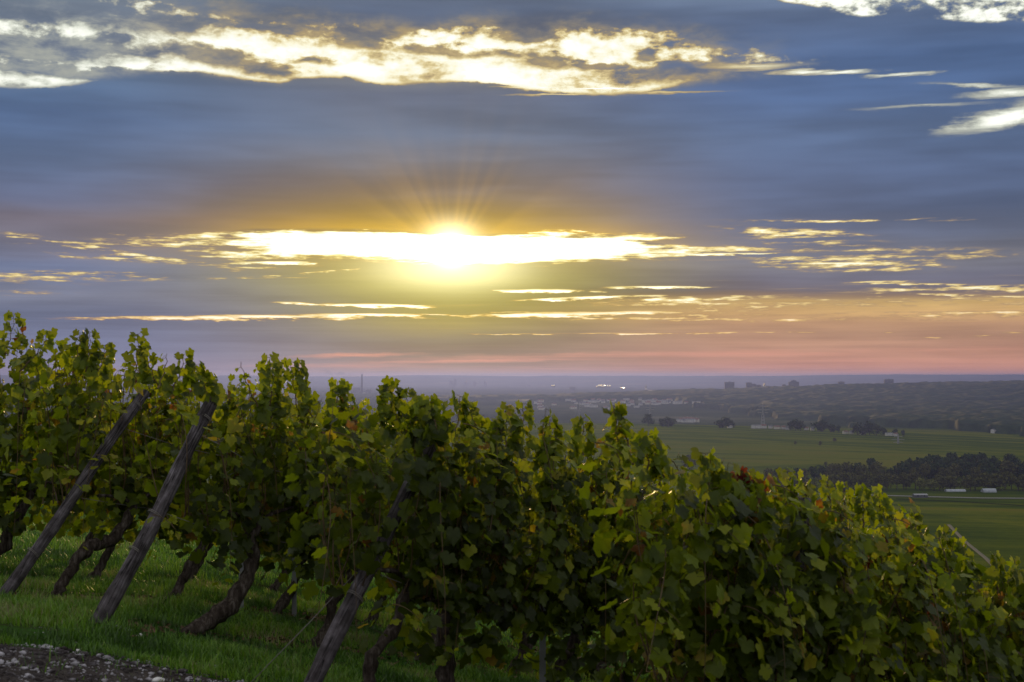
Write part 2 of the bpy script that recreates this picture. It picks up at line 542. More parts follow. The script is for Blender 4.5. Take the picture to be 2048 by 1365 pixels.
# ================================================================== terrain
QX = [-400, -60, -12, -6, -4.1, -2.97, -1.3, 0, 2, 6, 20, 60]
QZ = [14, 7.0, 1.6, 1.02, 0.88, 0.76, 0.40, 0.07, -0.42, -1.4, -4.9, -14.9]


def near_z(x, y):
    x = np.asarray(x, dtype=float)
    q = np.interp(x, QX, QZ) + np.where(x > 60, -0.25 * (x - 60), 0)
    fine = (vnoise(x, y, 1.3, 1) - 0.5) * 0.05 + (vnoise(x, y, 4.1, 2) - 0.5) * 0.02
    return -1.55 - 0.095 * np.asarray(y, dtype=float) + q + fine


def valley_z(x, y):
    x, y = np.asarray(x, dtype=float), np.asarray(y, dtype=float)
    yy = np.maximum(y, 1.0)
    px = 1024 + F * x / yy
    D = np.hypot(x, y)
    z = np.full(np.broadcast(x, y).shape, -100.0)
    # low vineyard hill in the middle distance
    hill = np.interp(px, [600, 1100, 1300, 1480, 1700, 2048, 2300], [20, 21, 20, 16, 9, 1, 0])
    z = z + hill * smoothstep(D, 1380, 2250) * (1 - smoothstep(D, 2420, 3000))
    # wooded ridge
    ridge = np.interp(px, [900, 1050, 1250, 1450, 1650, 1850, 2048, 2400], [2, 8, 20, 35, 52, 61, 68, 74])
    z = z + ridge * smoothstep(D, 4000, 6300) * (1 - smoothstep(D, 6500, 8500))
    # far hills along the horizon
    fh = 106 + 22 * vnoise(px, 0, 1 / 210.0, 3) + 12 * vnoise(px, 0, 1 / 70.0, 4) + 5 * vnoise(px, 0, 1 / 19.0, 5)
    fh = fh * np.interp(px, [0, 500, 1000, 1600, 2048], [0.96, 0.97, 1.0, 1.04, 1.06])
    z = z + fh * smoothstep(D, 15500, 20000)
    z = z + (vnoise(x, y, 1 / 400.0, 6) - 0.5) * 3.0 * smoothstep(D, 900, 2500)
    return z


def ground_z(x, y):
    a, b = near_z(x, y), valley_z(x, y)
    k = 9.0
    D = np.hypot(x, y)
    a = a - 0.00012 * np.maximum(D - 150, 0) ** 2          # the slope steepens down into the valley
    h = np.clip(0.5 + 0.5 * (a - b) / k, 0, 1)
    s = b * (1 - h) + a * h + k * h * (1 - h)
    return np.where(D < 60, near_z(x, y), s)


def polar_sheet(name, a0, a1, na, r0, r1, nr, zf, full=False):
    if full:
        az_ = np.concatenate([np.linspace(-28, 28, na), np.linspace(30, 330, 60)])
        az_ = np.radians(az_)
    else:
        az_ = np.linspace(a0, a1, na)
    rr_ = np.geomspace(r0, r1, nr)
    A_, R_ = np.meshgrid(az_, rr_)
    x, y = R_ * np.sin(A_), R_ * np.cos(A_)
    z = zf(x, y)
    v = np.stack([x, y, z], -1).reshape(-1, 3)
    n = len(az_)
    i, j = np.meshgrid(np.arange(nr - 1), np.arange(n if full else n - 1), indexing='ij')
    j2 = (j + 1) % n
    f = np.stack([i * n + j, i * n + j2, (i + 1) * n + j2, (i + 1) * n + j], -1).reshape(-1, 4)[:, ::-1]
    if full:
        v = np.vstack([v, [[0, 0, float(near_z(0, 0))]]])
    me = mesh_np(name, v, f, smooth=True)
    if full:
        bm = bmesh.new()
        bm.from_mesh(me)
        bm.verts.ensure_lookup_table()
        c = bm.verts[len(v) - 1]
        for k in range(n):
            fc = bm.faces.new((c, bm.verts[(k + 1) % n], bm.verts[k]))
            fc.smooth = True
        bm.to_mesh(me)
        bm.free()
    return me


def mat_ground():
    def fn(g, pos):
        x, y, z = xyz(g, pos)
        D = g.m('SQRT', x * x + y * y)
        n1 = g.noise(pos, 2.2, 5, 0.6, dim='3D')
        n2 = g.noise(pos, 14.0, 4, 0.6, dim='3D')
        near = g.ramp(n1 * 0.6 + n2 * 0.4, [(0.30, (0.030, 0.024, 0.014)), (0.42, (0.032, 0.042, 0.014)), (0.52, (0.028, 0.064, 0.012)), (0.75, (0.045, 0.100, 0.016))])
        # vineyards in the valley: blocks of slightly different green, planted in rows
        vo = g.n.new('ShaderNodeTexVoronoi')
        vo.feature = 'F1'
        g.put(vo.inputs['Vector'], g.vec(x * 0.0042 + y * 0.0011, y * 0.0026, 0))
        vo.inputs['Scale'].default_value = 1.0
        hue = xyz(g, V(g, vo.outputs['Color']))[0]
        rows = g.m('SINE', (x * 0.94 + y * 0.34) * 2.2)
        nn = g.noise(pos, 0.012, 6, 0.62, dim='3D')
        nh = g.noise(pos, 0.15, 3, 0.6, dim='3D')
        terr = g.noise(g.vec(x * 0.0016, y * 0.022 + x * 0.004, 0.0), 1, 4, 0.6, dim='2D')
        t = hue * 0.40 + nn * 0.7 + (nh - 0.5) * 0.35 + (terr - 0.5) * 1.4 + 0.10
        fld = g.ramp(t, [(0.30, (0.026, 0.044, 0.0008)), (0.58, (0.050, 0.066, 0.0012)), (0.80, (0.082, 0.092, 0.0025)), (1.0, (0.095, 0.090, 0.006))])
        k = 1.0 + rows * 0.22 * g.smooth(D, 1900.0, 900.0)
        fld = g.mix(1.0, fld, g.vec(k, k, k), 'MULTIPLY')
        far = g.noise(pos, 0.0016, 6, 0.65, dim='3D')
        plain = g.ramp(far, [(0.35, (0.015, 0.026, 0.010)), (0.55, (0.035, 0.045, 0.018)), (0.70, (0.09, 0.085, 0.05))])
        c = g.mix(g.smooth(D, 70.0, 420.0), near, fld)
        return g.mix(g.smooth(D, 2500.0, 3100.0), c, plain)
    return material('ground_soil_and_fields', fn, 0.95, 0.0)


ground = link('ground', polar_sheet('ground', 0, 0, 420, 1.2, 22000, 380, ground_z, full=True), mat_ground())
tag(ground, kind='structure')

# gravel track along the row ends, where the photographer stands
PATH_EDGE = lambda x: 8.62 + 0.25 * (x + 3.1) + 0.30 * (vnoise(x, 0, 1.1, 8) - 0.5) + 0.12 * (vnoise(x, 0, 4.3, 9) - 0.5)


def path_mesh():
    xs = np.linspace(-9, 5, 150)
    ts = np.linspace(0, 1, 40)
    X_, T_ = np.meshgrid(xs, ts)
    e = PATH_EDGE(X_)
    Y_ = e - 2.8 + T_ * 2.8
    n = len(xs)
    # the edges dip under the grass
    z = ground_z(X_, Y_) + 0.004 + 0.012 * np.minimum(1, 6 * T_ * (1 - T_)) - 0.02 * (np.abs(T_ - 0.5) > 0.49)
    v = np.stack([X_, Y_, z], -1).reshape(-1, 3)
    i, j = np.meshgrid(np.arange(len(ts) - 1), np.arange(n - 1), indexing='ij')
    f = np.stack([i * n + j, i * n + j + 1, (i + 1) * n + j + 1, (i + 1) * n + j], -1).reshape(-1, 4)
    return mesh_np('path', v, f, smooth=True)


def mat_path():
    def fn(g, pos):
        n1 = g.noise(pos, 5.0, 5, 0.6, dim='3D')
        n2 = g.noise(pos, 45.0, 3, 0.6, dim='3D')
        c = g.ramp(n1 * 0.5 + n2 * 0.5, [(0.35, (0.020, 0.014, 0.012)), (0.5, (0.045, 0.034, 0.030)), (0.62, (0.085, 0.070, 0.066))])
        return c
    return material('path_soil', fn, 0.95, 0.15, bump=lambda g, p: g.noise(p, 38.0, 5, 0.7, dim='3D'), bump_d=0.03)


path = link('path', path_mesh(), mat_path())
tag(path, kind='structure')

M = {}
M['asphalt'] = material('pale_asphalt', lambda g, p: g.ramp(g.noise(p, 0.5, 3, 0.5, dim='3D'), [(0.3, (0.13, 0.125, 0.125)), (0.7, (0.19, 0.18, 0.18))]), 0.8)
M['track'] = material('pale_track', lambda g, p: g.ramp(g.noise(p, 0.5, 3, 0.5, dim='3D'), [(0.3, (0.035, 0.038, 0.022)), (0.7, (0.065, 0.066, 0.042))]), 0.9)
M['dark_track'] = material('grassy_track', lambda g, p: (0.016, 0.022, 0.004), 0.95, 0.0)
M['white_wall'] = material('white_render', lambda g, p: g.ramp(g.noise(p, 0.4, 3, 0.5, dim='3D'), [(0.3, (0.36, 0.35, 0.34)), (0.7, (0.52, 0.50, 0.48))]), 0.8)
M['cream_wall'] = material('cream_render', lambda g, p: g.ramp(g.noise(p, 0.4, 3, 0.5, dim='3D'), [(0.3, (0.40, 0.36, 0.29)), (0.7, (0.52, 0.48, 0.40))]), 0.8)
M['concrete'] = material('grey_concrete', lambda g, p: g.ramp(g.noise(p, 0.1, 4, 0.5, dim='3D'), [(0.3, (0.055, 0.055, 0.06)), (0.7, (0.09, 0.09, 0.095))]), 0.8)
M['tile'] = material('roof_tile', lambda g, p: g.ramp(g.noise(p, 0.6, 3, 0.5, dim='3D'), [(0.3, (0.10, 0.05, 0.035)), (0.7, (0.17, 0.085, 0.06))]), 0.8)
M['slate'] = material('dark_roof', lambda g, p: g.ramp(g.noise(p, 0.6, 3, 0.5, dim='3D'), [(0.3, (0.05, 0.05, 0.055)), (0.7, (0.09, 0.09, 0.10))]), 0.5)
M['pane'] = material('dark_window_glass', lambda g, p: (0.02, 0.025, 0.03), 0.1, 0.5)
M['foil'] = material('white_foil', lambda g, p: g.ramp(g.noise(p, 0.6, 3, 0.5, dim='3D'), [(0.3, (0.20, 0.22, 0.26)), (0.7, (0.30, 0.32, 0.36))]), 0.35, 0.5)
M['steel'] = material('grey_steel', lambda g, p: g.ramp(g.noise(p, 3.0, 3, 0.5, dim='3D'), [(0.3, (0.16, 0.16, 0.17)), (0.7, (0.26, 0.26, 0.28))]), 0.55, 0.5)
mg = material('mirror_glazing', lambda g, p: (0.85, 0.86, 0.88), 0.12, 0.5)
mg.node_tree.nodes['Principled BSDF'].inputs['Metallic'].default_value = 1.0
M['mirror'] = mg
mw = material('river_water', lambda g, p: (0.01, 0.015, 0.018), 0.06, 0.5,
              bump=lambda g, p: g.noise(p, 0.4, 3, 0.5, dim='3D'), bump_d=0.05)
M['water'] = mw


def ribbon(name, pts, width, mat, dz=0.05, kind='structure', n=60):
    """a road draped over the ground"""
    pts = np.array(pts, dtype=float)
    seg = np.concatenate([[0], np.cumsum(np.hypot(*np.diff(pts, axis=0).T))])
    s = np.linspace(0, seg[-1], n)
    x, y = np.interp(s, seg, pts[:, 0]), np.interp(s, seg, pts[:, 1])
    tx, ty = np.gradient(x), np.gradient(y)
    L = np.hypot(tx, ty)
    nx, ny = -ty / L, tx / L
    cols = []
    for o_ in (-0.5, -0.17, 0.17, 0.5):
        X_, Y_ = x + nx * o_ * width, y + ny * o_ * width
        cols.append(np.stack([X_, Y_, ground_z(X_, Y_) + dz + (0.25 if abs(o_) < 0.3 else 0)], -1))
    v = np.stack(cols, 1).reshape(-1, 3)
    i, j = np.meshgrid(np.arange(n - 1), np.arange(3), indexing='ij')
    f = np.stack([i * 4 + j, (i + 1) * 4 + j, (i + 1) * 4 + j + 1, i * 4 + j + 1], -1).reshape(-1, 4)[:, ::-1]
    o = link(name, mesh_np(name, v, f), mat)
    return tag(o, kind=kind)


def at(px, D):
    x = (px - 1024) / F * D
    return x, D, float(ground_z(x, D))


def xy(px, py):
    """where the valley floor is seen at a place of the photograph"""
    s = (HOR - py) / F
    D = 500.0
    for _ in range(400):
        x = (px - 1024) / F * D
        if float(ground_z(x, D)) >= s * D:
            break
        D *= 1.006
    return x, D


ribbon('road', [xy(1560, 989), xy(1700, 990), xy(1840, 995), xy(1960, 997), xy(2200, 999)], 7.0, M['asphalt'], 0.5)
ribbon('farm_track', [xy(1895, 1050), xy(1925, 1082), xy(1968, 1118), xy(2030, 1180)], 2.6, M['track'], 0.25)
ribbon('field_boundary_path', [xy(1790, 999), xy(1900, 1003), xy(2100, 1015)], 3.0, M['dark_track'], 0.3)

# ================================================================== far wood on the ridge
def wood_z(x, y):
    D = np.hypot(x, y)
    px = 1024 + F * x / np.maximum(y, 1)
    z = ground_z(x, y)
    edge_in = np.interp(px, [900, 1100, 1300, 1450, 1560, 1700, 2048, 2400], [5900, 5700, 5300, 4300, 3400, 3000, 2600, 2500])
    edge_in = edge_in * (0.94 + 0.12 * vnoise(px, D, 1 / 60.0, 12))
    m = smoothstep(D, edge_in, edge_in * 1.012) * (1 - smoothstep(D, 6450, 6550))
    gaps = smoothstep(vnoise(x, y, 1 / 260.0, 14), 0.15, 0.30)
    h = 8 + 9 * vnoise(x, y, 1 / 42.0, 13) + 6 * vnoise(x, y, 1 / 17.0, 15)
    return z - 3 + (h + 3) * m * gaps


wood = link('woodland', polar_sheet('woodland', math.atan((820 - 1024) / F), math.atan((2420 - 1024) / F), 700, 2450, 6700, 260, wood_z),
            material('woodland_canopy', lambda g, p: g.ramp(g.noise(p, 0.03, 5, 0.7, dim='3D'), [(0.35, (0.008, 0.016, 0.006)), (0.55, (0.016, 0.030, 0.010)), (0.7, (0.035, 0.045, 0.014))]), 0.95, 0.05))
tag(wood, 'dark blue wooded ridge running along the horizon beyond the valley', 'wood', kind='stuff')

# ================================================================== valley trees
def mat_leafy(name, a, b, c):
    return material(name, lambda g, p: g.ramp(g.noise(p, 0.55, 4, 0.6, dim='3D'), [(0.32, a), (0.52, b), (0.72, c)]), 0.9, 0.1)


M['crown_dark'] = mat_leafy('crown_dark', (0.012, 0.022, 0.007), (0.022, 0.038, 0.010), (0.040, 0.058, 0.014))
M['crown_mid'] = mat_leafy('crown_mid', (0.034, 0.036, 0.008), (0.064, 0.064, 0.012), (0.10, 0.095, 0.020))
M['crown_yellow'] = mat_leafy('crown_yellow', (0.06, 0.070, 0.012), (0.11, 0.115, 0.018), (0.17, 0.160, 0.028))
M['bark_far'] = material('far_bark', lambda g, p: (0.045, 0.035, 0.028), 0.95)


def crown_mesh(seed, h, w, n=420, poplar=False):
    rs = np.random.RandomState(seed)
    lobes = []
    for k in range(11 if not poplar else 7):
        a = rs.uniform(0, 2 * math.pi)
        t = rs.uniform(0.30, 0.86)
        rad = w * 0.5 * math.sin(math.pi * min(0.95, t * 0.85 + 0.12)) * rs.uniform(0.3, 0.75)
        lobes.append((rad * math.cos(a), rad * math.sin(a), h * t, rs.uniform(0.20, 0.33) * w))
    lobes.append((0, 0, h * 0.58, w * 0.34))
    lobes.append((0, 0, h * 0.80, w * 0.22))
    vs, fs = [], []
    for k in range(n):
        L = lobes[rs.randint(len(lobes))]
        d = rs.normal(size=3)
        d /= np.linalg.norm(d)
        r = L[3] * rs.uniform(0.55, 1.05)
        c = np.array(L[:3]) + d * np.array([r, r, r * 0.85])
        s = w * rs.uniform(0.035, 0.085)
        nrm = d + rs.normal(size=3) * 0.5
        nrm /= np.linalg.norm(nrm)
        u = np.cross(nrm, rs.normal(size=3))
        u /= np.linalg.norm(u)
        t = np.cross(nrm, u)
        b = len(vs)
        for q in range(6):
            a = q * math.pi / 3
            rr_ = s * rs.uniform(0.6, 1.25)
            vs.append(c + (u * math.cos(a) + t * math.sin(a)) * rr_ + nrm * rs.uniform(-0.2, 0.2) * s)
        fs.append([b + q for q in range(6)])
    return mesh_np('crown', np.array(vs), np.array(fs))


def make_tree(seed, h, w, mat):
    root = empty('valley_tree', (0, 0, 0))
    link('crown', crown_mesh(seed, h, w), mat, root)
    mb = MB()
    mb.tube([(0, 0, -0.5), (0.1, 0, h * 0.25), (0, 0.1, h * 0.6)], [w * 0.04, w * 0.03, w * 0.012], 6)
    for k in range(4):
        a = k * 1.6 + seed
        mb.tube([(0, 0, h * 0.3), (math.cos(a) * w * 0.22, math.sin(a) * w * 0.22, h * 0.55)], [w * 0.018, w * 0.008], 5)
    mb.build('trunk', M['bark_far'], root)
    return root


def copy_tree(o, parent=None):
    c = o.copy()
    COL.objects.link(c)
    c.parent = parent
    for ch in list(o.children):
        copy_tree(ch, c)
    return c


rt = random.Random(3)
TP = {}
for nm, mt in (('dark', 'crown_dark'), ('mid', 'crown_mid'), ('yellow', 'crown_yellow')):
    TP[nm] = [[make_tree(k * 7 + len(nm), 12, wd, M[mt]), False] for k, wd in enumerate((10, 13, 8.5))]


def put_tree(kind, px, py_base, size, label, group):
    rec = TP[kind][rt.randrange(3)]
    x, D = xy(px, py_base)
    o = rec[0] if not rec[1] else copy_tree(rec[0])
    rec[1] = True
    o.location = (x, D, float(ground_z(x, D)) - 0.3)
    o.rotation_euler = (0, 0, rt.uniform(0, 6.28))
    s = size / 12.0
    o.scale = (s * rt.uniform(0.9, 1.25), s * rt.uniform(0.9, 1.25), s * rt.uniform(0.9, 1.1))
    tag(o, label, 'tree', group)
    return o


for k in range(46):     # front edge of the tree belt behind the road
    px = 1480 + k * 13.4 + rt.uniform(-5, 5)
    yel = rt.random() < (0.55 if 1780 < px < 1960 else 0.15)
    put_tree('yellow' if yel else 'mid', px, 982 + rt.uniform(-3, 1), rt.uniform(10, 16) * (0.8 if px < 1560 or yel else 1.1),
             'yellowing bushy tree at the front of the belt behind the road' if yel else 'brown green tree at the front of the belt behind the road', 'trees in the belt behind the road')
for k in range(34):     # middle of the belt
    px = 1540 + k * 17 + rt.uniform(-6, 6)
    put_tree('mid' if rt.random() < 0.5 else 'dark', px, 962 + rt.uniform(-5, 5), rt.uniform(13, 19) * (0.75 if px < 1640 else 1.0),
             'broad tree in the middle of the belt beyond the road', 'trees in the belt beyond the road')
for k in range(52):     # dark wood at the right
    px = 1800 + rt.random() ** 0.8 * 300
    py = 960 - rt.random() * 22 * min(1, (px - 1780) / 120)
    put_tree('dark', px, py, rt.uniform(13, 19), 'dark tree in the copse at the right edge of the valley', 'dark trees in the valley copse')
put_tree('dark', 1744, 948, 15, 'lone round tree at the foot of the pale green vineyard hill', None)
put_tree('mid', 1378, 940, 15, 'hazy round tree low on the hill slope just above the vines', None)
for px, py, s in ((1650, 935, 6), (1590, 890, 6), (1640, 893, 7), (1668, 884, 6)):
    put_tree('mid', px, py, s, 'small bush on the slope of the distant vineyard hill', 'bushes on the vineyard hill')
for px, s in ((1296, 13), (1326, 9), (1336, 11), (1342, 9), (1438, 9), (1450, 12), (1462, 9), (1580, 10), (1590, 13), (1600, 11), (1635, 11), (1645, 13), (1660, 9), (1676, 8),
              (1714, 13), (1730, 10), (1738, 15), (1752, 12), (1765, 9), (1790, 8), (1805, 7)):
    D = 2330 if px < 1700 else 2250
    rec = TP['dark'][rt.randrange(3)]
    o = copy_tree(rec[0])
    x, y, z = at(px, D)
    o.location = (x, y, z - 0.5)
    s = s * 1.55
    o.scale = (s / 12 * 1.25, s / 12 * 1.25, s / 12)
    o.rotation_euler = (0, 0, rt.uniform(0, 6))
    tag(o, 'dark hazy tree on the crest of the vineyard hill near the white houses', 'tree', 'trees on the crest of the vineyard hill')
for v in TP.values():
    for rec in v:
        if not rec[1]:
            rec[0].location = (*xy(1990, 981), 0)
            rec[0].location.z = float(ground_z(*xy(1990, 981)))
            tag(rec[0], 'brown green tree at the front of the belt behind the road', 'tree', 'trees in the belt behind the road')

# ================================================================== houses
def make_house(w, d, h, roof_h, wall, roof, eave=0.4, wins=3, name='house'):
    root = empty(name, (0, 0, 0))
    a = MB()
    a.poly([(-w / 2, -d / 2, -1), (w / 2, -d / 2, -1), (w / 2, d / 2, -1), (-w / 2, d / 2, -1),
            (-w / 2, -d / 2, h), (w / 2, -d / 2, h), (w / 2, d / 2, h), (-w / 2, d / 2, h), (-w / 2, 0, h + roof_h), (w / 2, 0, h + roof_h)],
           [(0, 1, 5, 4), (2, 3, 7, 6), (1, 2, 6, 9, 5), (3, 0, 4, 8, 7)])
    a.build('wall', wall, root)
    r = MB()
    k = roof_h / (d / 2)
    e = eave
    r.poly([(-w / 2 - e, -d / 2 - e, h - k * e + 0.05), (w / 2 + e, -d / 2 - e, h - k * e + 0.05), (w / 2 + e, 0, h + roof_h + 0.05), (-w / 2 - e, 0, h + roof_h + 0.05),
            (-w / 2 - e, d / 2 + e, h - k * e + 0.05), (w / 2 + e, d / 2 + e, h - k * e + 0.05)], [(0, 1, 2, 3), (3, 2, 5, 4)])
    b = len(r.v)
    r.poly([(x, y, z + 0.25) for x, y, z in r.v[:b]], [(0, 1, 2, 3), (3, 2, 5, 4)])
    ro = r.build('roof', roof, root)
    c = MB()
    c.box(w * 0.18, d * 0.05, h + roof_h * 0.5, w * 0.18 + 0.8, d * 0.05 + 0.8, h + roof_h + 1.0)
    c.build('chimney', wall, ro)
    for i in range(wins):
        x = -w / 2 + (i + 0.5) * w / wins
        for z in ([1.1, 3.9] if h > 4.5 else [1.1]):
            m = MB()
            m.box(x - 0.55, -d / 2 - 0.05, z, x + 0.55, -d / 2 + 0.05, z + 1.3)
            m.build('window', M['pane'], root)
    return root


def place(o, px, D, rz, label, cat, group=None, dz=0.0, s=1.0):
    x, y, z = at(px, D)
    o.location = (x, y, z + dz)
    o.rotation_euler = (0, 0, rz)
    o.scale = (s, s, s)
    return tag(o, label, cat, group)


HP = [make_house(13, 9, 5.6, 3.2, M['white_wall'], M['tile']), make_house(10, 9, 5.0, 3.6, M['white_wall'], M['slate']),
      make_house(16, 9, 5.4, 2.6, M['cream_wall'], M['tile']), make_house(22, 13, 6.0, 1.6, M['white_wall'], M['slate'], 0.3, 5)]
used = [False] * 4


def house(i, px, D, rz, label, group, s=1.0, dz=0.0):
    o = HP[i] if not used[i] else copy_tree(HP[i])
    used[i] = True
    return place(o, px, D, rz, label, 'house', group, dz, s)


LB_V = 'small white house among trees on the crest of the vineyard hill'
for px, D, i, s in ((1459, 2330, 1, 1.2), (1512, 2350, 3, 1.0), (1526, 2360, 0, 1.0), (1540, 2365, 1, 0.9), (1553, 2350, 2, 0.9), (1566, 2350, 0, 0.85), (1574, 2340, 1, 0.8),
                    (1612, 2350, 0, 0.8), (1624, 2345, 1, 0.9), (1690, 2260, 2, 0.8), (1702, 2265, 1, 0.8), (1722, 2255, 0, 0.7), (1777, 2240, 3, 0.8), (1790, 2235, 0, 0.7)):
    lab = LB_V
    if px == 1459: lab = 'tall white house standing alone on the hill crest between two dark trees'
    if px == 1512: lab = 'long low white building at the left of the hilltop hamlet'
    house(i, px, D, rt.uniform(-0.5, 0.5), lab, 'white houses of the hilltop hamlet', s * 0.68, 1.5)
# the town in the plain, in loose streets
for k in range(95):
    strand = rt.random()
    if strand < 0.45:
        px, py = rt.uniform(1170, 1335), rt.uniform(794, 822)
    elif strand < 0.75:
        px, py = rt.uniform(1290, 1450), 803 + (rt.random() - 0.5) * 12 + 0
    elif strand < 0.9:
        px, py = rt.uniform(1050, 1180), rt.uniform(800, 822)
    else:
        px, py = rt.uniform(1360, 1400), rt.uniform(842, 848)
    D = xy(px, py)[1]
    house(rt.choice([0, 1, 2, 3]), px, min(D, 6100), rt.uniform(-0.6, 0.6), 'tiny pale house in the hazy town on the plain', 'houses of the hazy town on the plain', rt.uniform(0.8, 1.35))
house(1, 1833, 2900, 0.2, 'small pale house tucked against the wood near the right edge', None, 1.1)
house(3, 1995, 2500, 0.1, 'low white barn below the wood at the right edge of the valley', None, 1.0)

# polytunnels beyond the road
def tunnel(w, d, h):
    root = empty('polytunnel', (0, 0, 0))
    n, m_ = 10, 14
    v, f = [], []
    for i in range(m_):
        for k in range(n):
            a = math.pi * k / (n - 1)
            v.append((-w / 2 + w * i / (m_ - 1), -math.cos(a) * d / 2, math.sin(a) * h + (0.05 if i % 2 else 0)))
    for i in range(m_ - 1):
        for k in range(n - 1):
            f.append((i * n + k, i * n + k + 1, (i + 1) * n + k + 1, (i + 1) * n + k))
    a = MB(); a.poly(v, f); a.build('cover', M['foil'], root)
    for s in (-1, 1):
        e = MB()
        pts = [(s * (w / 2 - 0.05), -math.cos(math.pi * k / (n - 1)) * d / 2 * 0.98, math.sin(math.pi * k / (n - 1)) * h * 0.98) for k in range(n)]
        e.poly(pts, [tuple(range(n))])
        e.build('end_panel', M['foil'], root)
    dr = MB(); dr.box(-w / 2 - 0.06, -0.6, 0, -w / 2 + 0.02, 0.6, 2.0); dr.build('door', M['steel'], root)
    return root


x_, d_ = xy(1908, 983.5); place(tunnel(17, 7, 2.0), 1908, d_, 0.03, 'long low white polytunnel lying beyond the road', 'polytunnel')
x_, d_ = xy(1975, 984.5); place(tunnel(11.5, 7, 3.2), 1975, d_, 0.05, 'shorter taller white polytunnel near the right edge beyond the road', 'polytunnel')
x_, d_ = xy(1838, 996); place(make_house(11, 6, 2.2, 0.8, M['concrete'], M['steel'], 0.3, 2, 'field_shed'), 1838, d_ + 2, 0.05, 'small grey field shed beside the road behind the vines', 'shed')

# ================================================================== tall buildings on the ridge
def tower_block(name, boxes, floors=True):
    root = empty(name, (0, 0, 0))
    for (x0, x1, d, z1) in boxes:
        w = MB(); w.box(x0, -d / 2, -30, x1, d / 2, z1); b = w.build('wall', M['concrete'], root)
        r = MB(); r.box(x0 - 0.4, -d / 2 - 0.4, z1 + 0.01, x1 + 0.4, d / 2 + 0.4, z1 + 1.2); r.box(x0 + (x1 - x0) * 0.4, -2, z1 + 1.21, x0 + (x1 - x0) * 0.6, 2, z1 + 4); r.build('roof', M['slate'], b)
        z = 2.0
        while z < z1 - 2:
            m = MB(); m.box(x0 + 1, -d / 2 - 0.08, z, x1 - 1, -d / 2 + 0.02, z + 1.5); m.build('window_band', M['pane'], root); z += 6.0
    return root


def ridge_block(px0, px1, py_top, D, label, name='high_rise', extra=(), dep=16):
    x0, x1 = (px0 - 1024) / F * D, (px1 - 1024) / F * D
    cx = (x0 + x1) / 2
    zg = float(ground_z(cx, D)) + 4
    if 6300 < D < 6500: D = D + 160.0; x0, x1 = (px0 - 1024) / F * D, (px1 - 1024) / F * D; cx = (x0 + x1) / 2
    H = (HOR - py_top) / F * D - zg
    bx = [(x0 - cx, x1 - cx, dep, H)]
    for (a, b, t) in extra:
        bx.append(((a - 1024) / F * D - cx, (b - 1024) / F * D - cx, dep - 2, (HOR - t) / F * D - zg))
    o = tower_block(name, bx)
    o.location = (cx, D, zg)
    return tag(o, label, 'building', 'tall buildings on the ridge')


ridge_block(1449, 1468, 765, 6420, 'flat topped slab of flats leftmost on the ridge skyline')
ridge_block(1492, 1503, 766, 6430, 'stepped block with a low long wing on the ridge skyline', extra=((1503.2, 1512, 769), (1512.2, 1522, 771)))
ridge_block(1577, 1597, 764.5, 6420, 'tallest wide block with a raised centre on the ridge skyline', extra=((1581, 1592, 762),))
ridge_block(1564, 1571, 770, 6420, 'small low block just left of the tallest ridge building')
ridge_block(1768, 1786, 759.5, 6400, 'wide slab block standing alone on the wooded ridge at the right')
ridge_block(1676, 1688, 764.5, 6410, 'low flat building on the ridge left of the lone slab')
ridge_block(1139, 1150, 775, 9500, 'hazy block of flats in the plain below the orange sky', 'high_rise')
for px0, px1, t in ((899, 906, 762), (907, 913, 759.5), (929, 935, 764), (946, 953, 764), (968, 974, 763.5), (1018, 1021, 772), (1052, 1060, 771), (1086, 1090, 773), (1100, 1103, 771), (1108, 1112, 772)):
    ridge_block(px0, px1, t, 15000, 'faint distant tower block in the haze under the sun', 'distant_tower', dep=20)['group'] = 'faint towers in the haze'


def spire(px, top, D, label, w=7):
    x = (px - 1024) / F * D
    zg = float(ground_z(x, D))
    H = (HOR - top) / F * D - zg
    root = empty('church', (x, D, zg))
    a = MB(); a.box(-w / 2, -w / 2, -2, w / 2, w / 2, H * 0.62); a.box(w / 2 + 0.01, -w * 0.6, -2, w * 2.6, w * 0.6, H * 0.36); a.build('tower_wall', M['cream_wall'], root)
    h0 = H * 0.62 + 0.01
    r = MB()
    r.poly([(-w * .55, -w * .55, h0), (w * .55, -w * .55, h0), (w * .55, w * .55, h0), (-w * .55, w * .55, h0), (0, 0, H)], [(0, 1, 4), (1, 2, 4), (2, 3, 4), (3, 0, 4)])
    r.build('spire', M['slate'], root)
    tag(root, label, 'church', None)


spire(1292, 769, 9000, 'dark church tower with a pointed top on the plain skyline', 14)
spire(1529, 766, 6500, 'slender church spire right of the stepped block', 10)
spire(1815, 763, 6420, 'tiny pointed tower on the ridge right of the lone slab', 9)

# power station chimney with its smoke and a steam plume
def chimney():
    D = 9000.0
    x = (724 - 1024) / F * D
    zg = float(ground_z(x, D))
    top = (HOR - 750) / F * D - zg
    root = empty('power_station_chimney', (x, D, zg))
    a = MB(); a.tube([(0, 0, -2), (0, 0, top * 0.5), (0, 0, top)], [8.0, 6.0, 4.6], 16); a.build('shaft', M['concrete'], root, True)
    b = MB(); b.tube([(0, 0, top + 0.01), (0, 0, top + 3)], [5.2, 5.2], 16); b.build('rim', M['slate'], root)
    c = MB(); c.box(-60, 10, 0, -12, 45, 34); c.build('boiler_house', M['concrete'], root)
    c = MB(); c.box(20, 12, 0, 60, 40, 22); c.build('turbine_hall', M['concrete'], root)
    tag(root, 'slim power station chimney rising from the hazy plain', 'chimney')


chimney()


